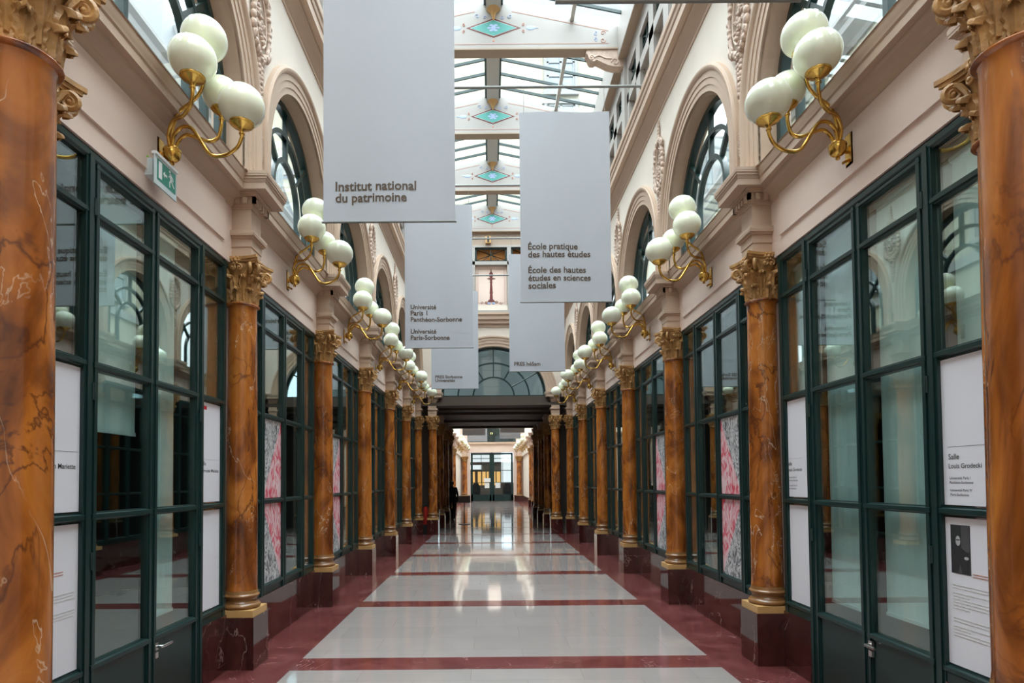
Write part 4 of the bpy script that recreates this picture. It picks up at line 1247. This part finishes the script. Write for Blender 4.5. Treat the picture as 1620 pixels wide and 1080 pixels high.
MB().lathe([(0, 0), (0.07, 0), (0.075, 0.02), (0.075, 0.48), (0.06, 0.54), (0.025, 0.56), (0.025, 0.60), (0, 0.60)], (-2.17, 19.22, 0.30), 20).build('cylinder', 'extred', t, smooth=40)
MB().box((-2.20, 19.19, 0.89), (-2.14, 19.30, 0.94)).build('valve', 'black', t)
MB().box((-2.24, 19.16, 0), (-2.10, 19.28, 0.30)).build('stand', 'black', t)

# sign on a stand in the passage
t = thing('sign_stand', (-1.14, 23.5, 0), 'low dark notice board on a pole standing by the dark figure in the passage', 'sign stand')
MB().lathe([(0, 0), (0.235, 0), (0.235, 0.012), (0.03, 0.025), (0, 0.025)], (-1.14, 23.5, 0), 28).build('base', 'rod', t, smooth=30)
MB().tube([(-1.14, 23.5, 0.02), (-1.14, 23.5, 0.90)], 0.018, 10).build('pole', 'rod', t, smooth=60)
MB().box((-1.375, 23.46, 0.83), (-0.905, 23.485, 1.09)).build('board', 'notice', t)

# person: one skinned body, jacket shell, hair
def person(x, y):
    t = thing('person', (x, y, 0), 'person in dark jacket and trousers standing in the dark passage beside the sign stand', 'person')
    Vt = {'pelvis': ((0, 0, 0.90), (0.155, 0.115)), 'waist': ((0, 0, 1.04), (0.150, 0.105)), 'chest': ((0, 0.01, 1.26), (0.175, 0.115)), 'coll': ((0, 0.01, 1.385), (0.11, 0.085)), 'neck': ((0, -0.005, 1.435), (0.052, 0.055)), 'jaw': ((0, -0.02, 1.495), (0.062, 0.075)),
          'skull': ((0, -0.012, 1.575), (0.078, 0.093)), 'top': ((0, -0.005, 1.625), (0.055, 0.062)), 'nose': ((0, -0.105, 1.535), (0.012, 0.012)), 'el': ((-0.083, 0, 1.54), (0.010, 0.018)), 'er': ((0.083, 0, 1.54), (0.010, 0.018))}
    for n_, s in (('l', -1), ('r', 1)):
        Vt.update({'sh' + n_: ((s * 0.185, 0.01, 1.355), (0.068, 0.068)), 'eb' + n_: ((s * 0.245, 0.02, 1.08), (0.046, 0.046)), 'wr' + n_: ((s * 0.235, -0.06, 0.85), (0.032, 0.032)), 'pa' + n_: ((s * 0.23, -0.075, 0.785), (0.038, 0.022)),
                   'hp' + n_: ((s * 0.095, 0, 0.84), (0.098, 0.10)), 'kn' + n_: ((s * 0.105, -0.012, 0.48), (0.062, 0.064)), 'an' + n_: ((s * 0.11, 0.02, 0.10), (0.044, 0.048)), 'ft' + n_: ((s * 0.125, -0.07, 0.045), (0.042, 0.036)), 'to' + n_: ((s * 0.135, -0.155, 0.03), (0.036, 0.026))})
        for i, (dx, L) in enumerate(((-0.022, 0.068), (-0.008, 0.080), (0.008, 0.085), (0.022, 0.074))):
            Vt['f%d%s' % (i, n_)] = ((s * 0.23 + 0.0, -0.075 + dx, 0.735), (0.009, 0.009)); Vt['g%d%s' % (i, n_)] = ((s * 0.222, -0.075 + dx, 0.735 - L * 0.75), (0.0075, 0.0075))
        Vt['t0' + n_] = ((s * 0.215, -0.115, 0.80), (0.010, 0.010)); Vt['t1' + n_] = ((s * 0.205, -0.128, 0.755), (0.008, 0.008))
    E = [('pelvis', 'waist'), ('waist', 'chest'), ('chest', 'coll'), ('coll', 'neck'), ('neck', 'jaw'), ('jaw', 'skull'), ('skull', 'top'), ('skull', 'nose'), ('skull', 'el'), ('skull', 'er')]
    for n_ in 'lr':
        E += [('chest', 'sh' + n_), ('sh' + n_, 'eb' + n_), ('eb' + n_, 'wr' + n_), ('wr' + n_, 'pa' + n_), ('pelvis', 'hp' + n_), ('hp' + n_, 'kn' + n_), ('kn' + n_, 'an' + n_), ('an' + n_, 'ft' + n_), ('ft' + n_, 'to' + n_), ('wr' + n_, 't0' + n_), ('t0' + n_, 't1' + n_)]
        for i in range(4): E += [('pa' + n_, 'f%d%s' % (i, n_)), ('f%d%s' % (i, n_), 'g%d%s' % (i, n_))]
    names = list(Vt); me = bpy.data.meshes.new('body')
    me.from_pydata([Vt[q][0] for q in names], [(names.index(a), names.index(b)) for a, b in E], [])
    o = bpy.data.objects.new('body', me); COL.objects.link(o); o.parent = t
    md = o.modifiers.new('skin', 'SKIN')
    for i, q in enumerate(names):
        sv = me.skin_vertices[0].data[i]; sv.radius = Vt[q][1]; sv.use_root = (q == 'pelvis')
    md.use_smooth_shade = True
    o.modifiers.new('sub', 'SUBSURF').levels = 1
    o.modifiers['sub'].render_levels = 2
    me.materials.append(M['cloth'])
    hr = MB(); hr.sphere((x, y + 0.012, 1.60), (0.086, 0.098, 0.072), 18, 10); hr.build('hair', 'black', t, smooth=80)
    fc = MB(); fc.sphere((x, y - 0.045, 1.535), (0.060, 0.062, 0.085), 16, 10); fc.build('face', 'skin', t, smooth=80)
    # open jacket over the torso, hem at the hips
    j = MB(); secs = []
    for z, a, b in ((0.74, 0.235, 0.165), (0.90, 0.225, 0.155), (1.05, 0.185, 0.138), (1.25, 0.205, 0.145), (1.36, 0.175, 0.125), (1.42, 0.085, 0.085)):
        secs.append([(x + a * cos(2 * pi * i / 28), y + b * sin(2 * pi * i / 28), z) for i in range(28)])
    j.loft(secs); j.build('jacket', 'cloth', t, smooth=60)
    return t
person(-1.80, 26.4)

# ---------------------------------------------------------------- gallery beyond the passage
for sx in (-1, 1):
    w = MB(sx)
    w.box((2.56, 27.3, 0), (2.9, 50.6, 9.6)); w.box((UW, 27.3, 3.64), (2.75, 50.6, 4.42)); w.box((UU + 0.1, 27.3, 6.69), (2.75, 50.6, 7.14))
    S(w.build('wall_far_' + SN[sx], 'cream'))
    S(MB(sx).box((2.47, 27.3, 0), (2.6, 50.3, 0.49)).build('baseboard_far_' + SN[sx], 'red'))
    c = MB(sx); c.prism([(UW + 0.1, 4.2), (UW, 4.2), (2.30, 4.30), (2.28, 4.42), (UW + 0.1, 4.42)], 'Y', 27.3, 50.3); S(c.build('trim_far_course_' + SN[sx], 'moulding'))
    for k in range(9, 13):
        n_trim += 1
        b = entab_block(sx, 2.40, 2.28, 2.47); b.xf(Matrix.Translation((0, Y(k) - 0.1, 0))); S(b.build('trim_%d' % n_trim, 'pink'))
    n_trim += 1
    b = entab_block(sx, 2.23, 2.11, 2.47); b.xf(Matrix.Translation((0, 49.75, 0))); S(b.build('trim_%d' % n_trim, 'pink'))
    d = MB(sx); d.box((1.82, 49.98, 0), (2.56, 50.3, 0.49)); S(d.build('baseboard_door_' + SN[sx], 'red'))
yd = 50.1
w = MB()
for s in (-1, 1): w.box((s * 1.78 - (0.9 if s < 0 else 0), yd, 0), (s * 1.78 + (0.9 if s > 0 else 0), yd + 0.4, 4.05))
w.box((-2.7, yd, 4.03), (2.7, yd + 0.4, 4.75))
for s in (-1, 1): w.box((s * 2.35 - 0.35, yd, 4.75), (s * 2.35 + 0.35, yd + 0.4, 10.0))
w.box((-2.7, yd, 6.9), (2.7, yd + 0.4, 10.0))
S(w.build('wall_far_end', 'pink'))
n_trim += 1
S(MB().box((-2.3, yd - 0.15, 4.72), (2.3, yd + 0.3, 4.88)).build('trim_%d' % n_trim, 'moulding'))
nw += 1
r = shell('window_%d' % nw, (0, yd + 0.2, 4.88))
MB().box((-2.0, yd + 0.2, 4.88), (2.0, yd + 0.21, 6.9)).build('pane', 'teal', r)
g = MB()
for x in (-2.0, -1.0, 0.0, 1.0, 2.0): g.box((x - 0.03, yd + 0.16, 4.88), (x + 0.03, yd + 0.24, 6.9))
g.build('frame', 'green', r)
S(MB().box((-2.7, yd + 2.0, 4.88), (2.7, yd + 2.1, 7.2)).build('wall_far_upper_room', 'brown'))
M['glow'] = mat('amber lamp glow', (0.8, 0.5, 0.2), 0.5)
M['glow'].node_tree.nodes['Principled BSDF'].inputs['Emission Color'].default_value = (1.0, 0.55, 0.2, 1)
M['glow'].node_tree.nodes['Principled BSDF'].inputs['Emission Strength'].default_value = 1.5
t = thing('wall_lamp', (0.0, yd + 1.95, 5.75), 'small warm lamp glowing behind the dark glass above the far door', 'lamp')
MB().sphere((0.0, yd + 1.90, 5.75), 0.10, 14, 10).build('shade', 'glow', t, smooth=80)
MB().box((-0.05, yd + 1.96, 5.68), (0.05, yd + 2.0, 5.82)).build('bracket', 'black', t)

# far double door
r = shell('door_1', (0, yd + 0.1, 0))
for s in (-1, 1):
    l = MB(); a, b = sorted((s * 0.03, s * 1.74))
    l.box((a, yd + 0.08, 0.02), (b, yd + 0.14, 0.55))
    for q in (a, b - 0.16): l.box((q, yd + 0.08, 0.02), (q + 0.16, yd + 0.14, 4.0))
    l.box((a, yd + 0.08, 3.84), (b, yd + 0.14, 4.0))
    for z in (1.54, 2.55, 3.53): l.box((a, yd + 0.09, z - 0.025), (b, yd + 0.13, z + 0.025))
    mid = (a + b) / 2; l.box((mid - 0.02, yd + 0.09, 1.54), (mid + 0.02, yd + 0.13, 3.9))
    lf = l.build('leaf', 'green', r)
    MB().box((a + 0.15, yd + 0.105, 0.55), (b - 0.15, yd + 0.115, 3.85)).build('pane', 'clear', lf)
MB().box((-0.06, yd + 0.07, 0.02), (0.06, yd + 0.15, 4.02)).build('meeting_stile', 'green', r)
for i, (x0, x1, z0, z1, lab) in enumerate(((-0.66, -0.12, 1.58, 1.90, 'wide white paper sheet on the far door, above another sheet'), (-0.60, -0.22, 1.08, 1.50, 'white paper notice on the left leaf of the far door'), (0.28, 0.68, 1.08, 1.52, 'white paper notice on the right leaf of the far door'))):
    t = thing('paper_notice', ((x0 + x1) / 2, yd + 0.07, z0), lab, 'notice', 'papers taped to the far door')
    MB().box((x0, yd + 0.066, z0), (x1, yd + 0.07, z1)).build('sheet', 'signwhite', t)
# lobby seen through the far door
lb = MB(); lb.box((-5, 54.0, 0), (5, 54.1, 4.6)); lb.box((-5, 50.55, 4.4), (5, 54.0, 4.6)); lb.box((-5, 50.5, 0), (-4.9, 54, 4.4)); lb.box((4.9, 50.5, 0), (5, 54, 4.4)); S(lb.build('wall_lobby', 'brown'))
M['daywin'] = mat('glowing window glass', (0.8, 0.85, 0.88), 0.3)
M['daywin'].node_tree.nodes['Principled BSDF'].inputs['Emission Color'].default_value = (0.92, 0.97, 1.0, 1)
M['daywin'].node_tree.nodes['Principled BSDF'].inputs['Emission Strength'].default_value = 0.22  # panes glow by themselves, standing in for daylight beyond the lobby
for x0, x1, z0, z1 in ((0.85, 2.2, 1.5, 4.2), (-2.2, 2.2, 3.35, 4.2), (-2.2, -0.9, 2.7, 3.1)):
    nw += 1
    MB().box((x0, 53.94, z0), (x1, 53.98, z1)).build('window_%d' % nw, 'daywin')['kind'] = 'structure'
M['amberglow'] = mat('amber panel with own glow', (0.62, 0.34, 0.10), 0.5)
M['amberglow'].node_tree.nodes['Principled BSDF'].inputs['Emission Color'].default_value = (0.9, 0.5, 0.15, 1)
M['amberglow'].node_tree.nodes['Principled BSDF'].inputs['Emission Strength'].default_value = 0.25  # panels glow by themselves, standing in for warm light on them
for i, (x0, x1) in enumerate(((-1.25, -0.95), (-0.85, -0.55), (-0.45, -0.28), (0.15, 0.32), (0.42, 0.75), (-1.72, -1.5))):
    t = MB().box((x0, 53.90, 1.3), (x1, 53.95, 2.5)).build('glow_panel', 'amberglow'); tag(t, '%s amber upright panel with painted warm light seen through the far door' % ORD[i], 'panel', 'glow panels behind the far door', 'thing')
def armchair(x, y, label):
    t = thing('armchair', (x, y, 0), label, 'chair', 'dark chairs behind the far door')
    MB().box((x - 0.32, y - 0.30, 0.25), (x + 0.32, y + 0.30, 0.48)).build('seat', 'cloth', t)
    m = MB(); m.loft([[(x - 0.34, y - 0.36, 0.3), (x + 0.34, y - 0.36, 0.3), (x + 0.34, y - 0.24, 0.3), (x - 0.34, y - 0.24, 0.3)], [(x - 0.36, y - 0.38, 1.1), (x + 0.36, y - 0.38, 1.1), (x + 0.36, y - 0.28, 1.1), (x - 0.36, y - 0.28, 1.1)], [(x - 0.2, y - 0.40, 1.5), (x + 0.2, y - 0.40, 1.5), (x + 0.2, y - 0.32, 1.5), (x - 0.2, y - 0.32, 1.5)]]); m.build('backrest', 'cloth', t)
    for sx_ in (-1, 1):
        for sy in (-1, 1): MB().box((x + sx_ * 0.28 - 0.02, y + sy * 0.26 - 0.02, 0), (x + sx_ * 0.28 + 0.02, y + sy * 0.26 + 0.02, 0.25)).build('leg', 'black', t)
armchair(-1.35, 51.5, 'dark high-backed chair behind the exit sign side leaf of the far door')
armchair(1.30, 51.5, 'dark high-backed chair behind the other leaf of the far door')
# roof of the far gallery
for sx in (-1, 1):
    g = MB(sx); g.prism([(0.0, 10.54), (2.8, 9.95), (2.8, 9.96), (0, 10.55)], 'Y', 27.3, 50.5); g.build('pane', 'clear', ROOF)
    MB(sx).prism([(1.7, 10.16), (2.8, 9.93), (2.8, 9.95), (1.7, 10.18)], 'Y', 27.3, 50.5).build('dimming_slope', 'white', ROOF)  # unseen opaque slopes, added to cut the skylight
    MB(sx).prism([(0, 10.46), (2.8, 9.87), (2.8, 9.9), (0, 10.49)], 'Y', 27.3, 32.9).build('dimming_roof', 'brown', ROOF)  # unseen opaque roof, added to keep this stretch of gallery dim
S(MB().box((-2.75, 27.25, 4.1), (2.75, 27.35, 9.7)).build('wall_over_passage', 'cream'))

# ---------------------------------------------------------------- courtyard buildings outside the windows and roof
def facade_window(ax, c, z, w, h, par, sgn, pos):
    """white framed casement with glass panes; ax 'X' faces along x, 'Y' faces along -y"""
    m = MB(); d = 0.06
    def bx(a0, a1, z0, z1, e0, e1, mi):
        p0, p1 = sorted((pos + sgn * e0, pos + sgn * e1))
        if ax == 'X': m.box((p0, a0, z0), (p1, a1, z1), mi)
        else: m.box((a0, p0, z0), (a1, p1, z1), mi)
    bx(c - w / 2, c + w / 2, z, z + h, 0.0, 0.02, 1)
    for a, b in ((c - w / 2, c - w / 2 + 0.08), (c - 0.05, c + 0.05), (c + w / 2 - 0.08, c + w / 2)): bx(a, b, z, z + h, 0.0, 0.06, 0)
    for q in (z, z + h * 0.36, z + h * 0.68, z + h - 0.08): bx(c - w / 2, c + w / 2, q, q + 0.06, 0.0, 0.06, 0)
    bx(c - w / 2 - 0.12, c - w / 2, z - 0.1, z + h + 0.12, 0.0, 0.09, 2); bx(c + w / 2, c + w / 2 + 0.12, z - 0.1, z + h + 0.12, 0.0, 0.09, 2); bx(c - w / 2 - 0.2, c + w / 2 + 0.2, z + h, z + h + 0.16, 0.0, 0.12, 2); bx(c - w / 2 - 0.15, c + w / 2 + 0.15, z - 0.14, z, 0.0, 0.14, 2)
    m.build('window', ['wframe', 'wpane', 'stone'], par)
for sx in (-1, 1):
    t = thing('exterior_building', (sx * 7.5, 8, 0), 'cream courtyard building with slate roof outside the arched windows %s' % SIDE[sx], 'building', 'buildings outside the arched windows')
    MB(sx).box((7.0, -6, 0), (7.5, 21, 10.0)).build('wall', 'facade', t)
    c = MB(sx); c.prism([(7.5, 10.0), (6.95, 10.0), (6.9, 10.08), (6.72, 10.2), (6.70, 10.32), (6.62, 10.42), (6.62, 10.5), (7.5, 10.5)], 'Y', -6, 21); c.box((6.93, -6, 7.0), (7.0, 21, 7.25)); c.build('cornice', 'stone', t)
    MB(sx).prism([(6.75, 10.5), (7.5, 12.6), (9.0, 13.2), (9.0, 10.5)], 'Y', -6, 21).build('roof', 'slate', t)
    for i in range(11):
        y = -4.5 + i * 2.35
        for z in (3.9, 7.55): facade_window('X', y, z, 1.05, 2.0, t, -1 * sx, sx * 7.0)
        if i % 2: continue
        d = MB(sx); d.box((6.85, y - 0.65, 10.6), (8.3, y + 0.65, 12.2), 0); d.box((6.82, y - 0.45, 10.75), (6.86, y + 0.45, 11.9), 1); d.box((6.80, y - 0.04, 10.75), (6.84, y + 0.04, 11.9), 0)
        d.build('dormer', ['wframe', 'wpane'], t)
t = thing('exterior_building', (0, 24.6, 9.6), 'tall cream building rising beyond the glass roof', 'building')
MB().box((-9, 24.5, 9.6), (9, 25, 20.0)).build('wall', 'facade2', t)
c = MB(); c.box((-9, 24.1, 20.0), (9, 25, 20.5)); c.box((-9, 24.35, 14.2), (9, 24.5, 14.45)); c.build('cornice', 'stone', t)
MB().prism([(24.3, 20.5), (25.6, 23.5), (26.5, 23.5), (26.5, 20.5)], 'X', -9, 9).build('roof', 'slate', t)
for x in (-6.6, -2.9, 2.9, 6.6):
    for z in (11.2, 15.0, 17.6): facade_window('Y', x, z, 1.15, 2.1 if z < 17 else 1.8, t, -1, 24.5)
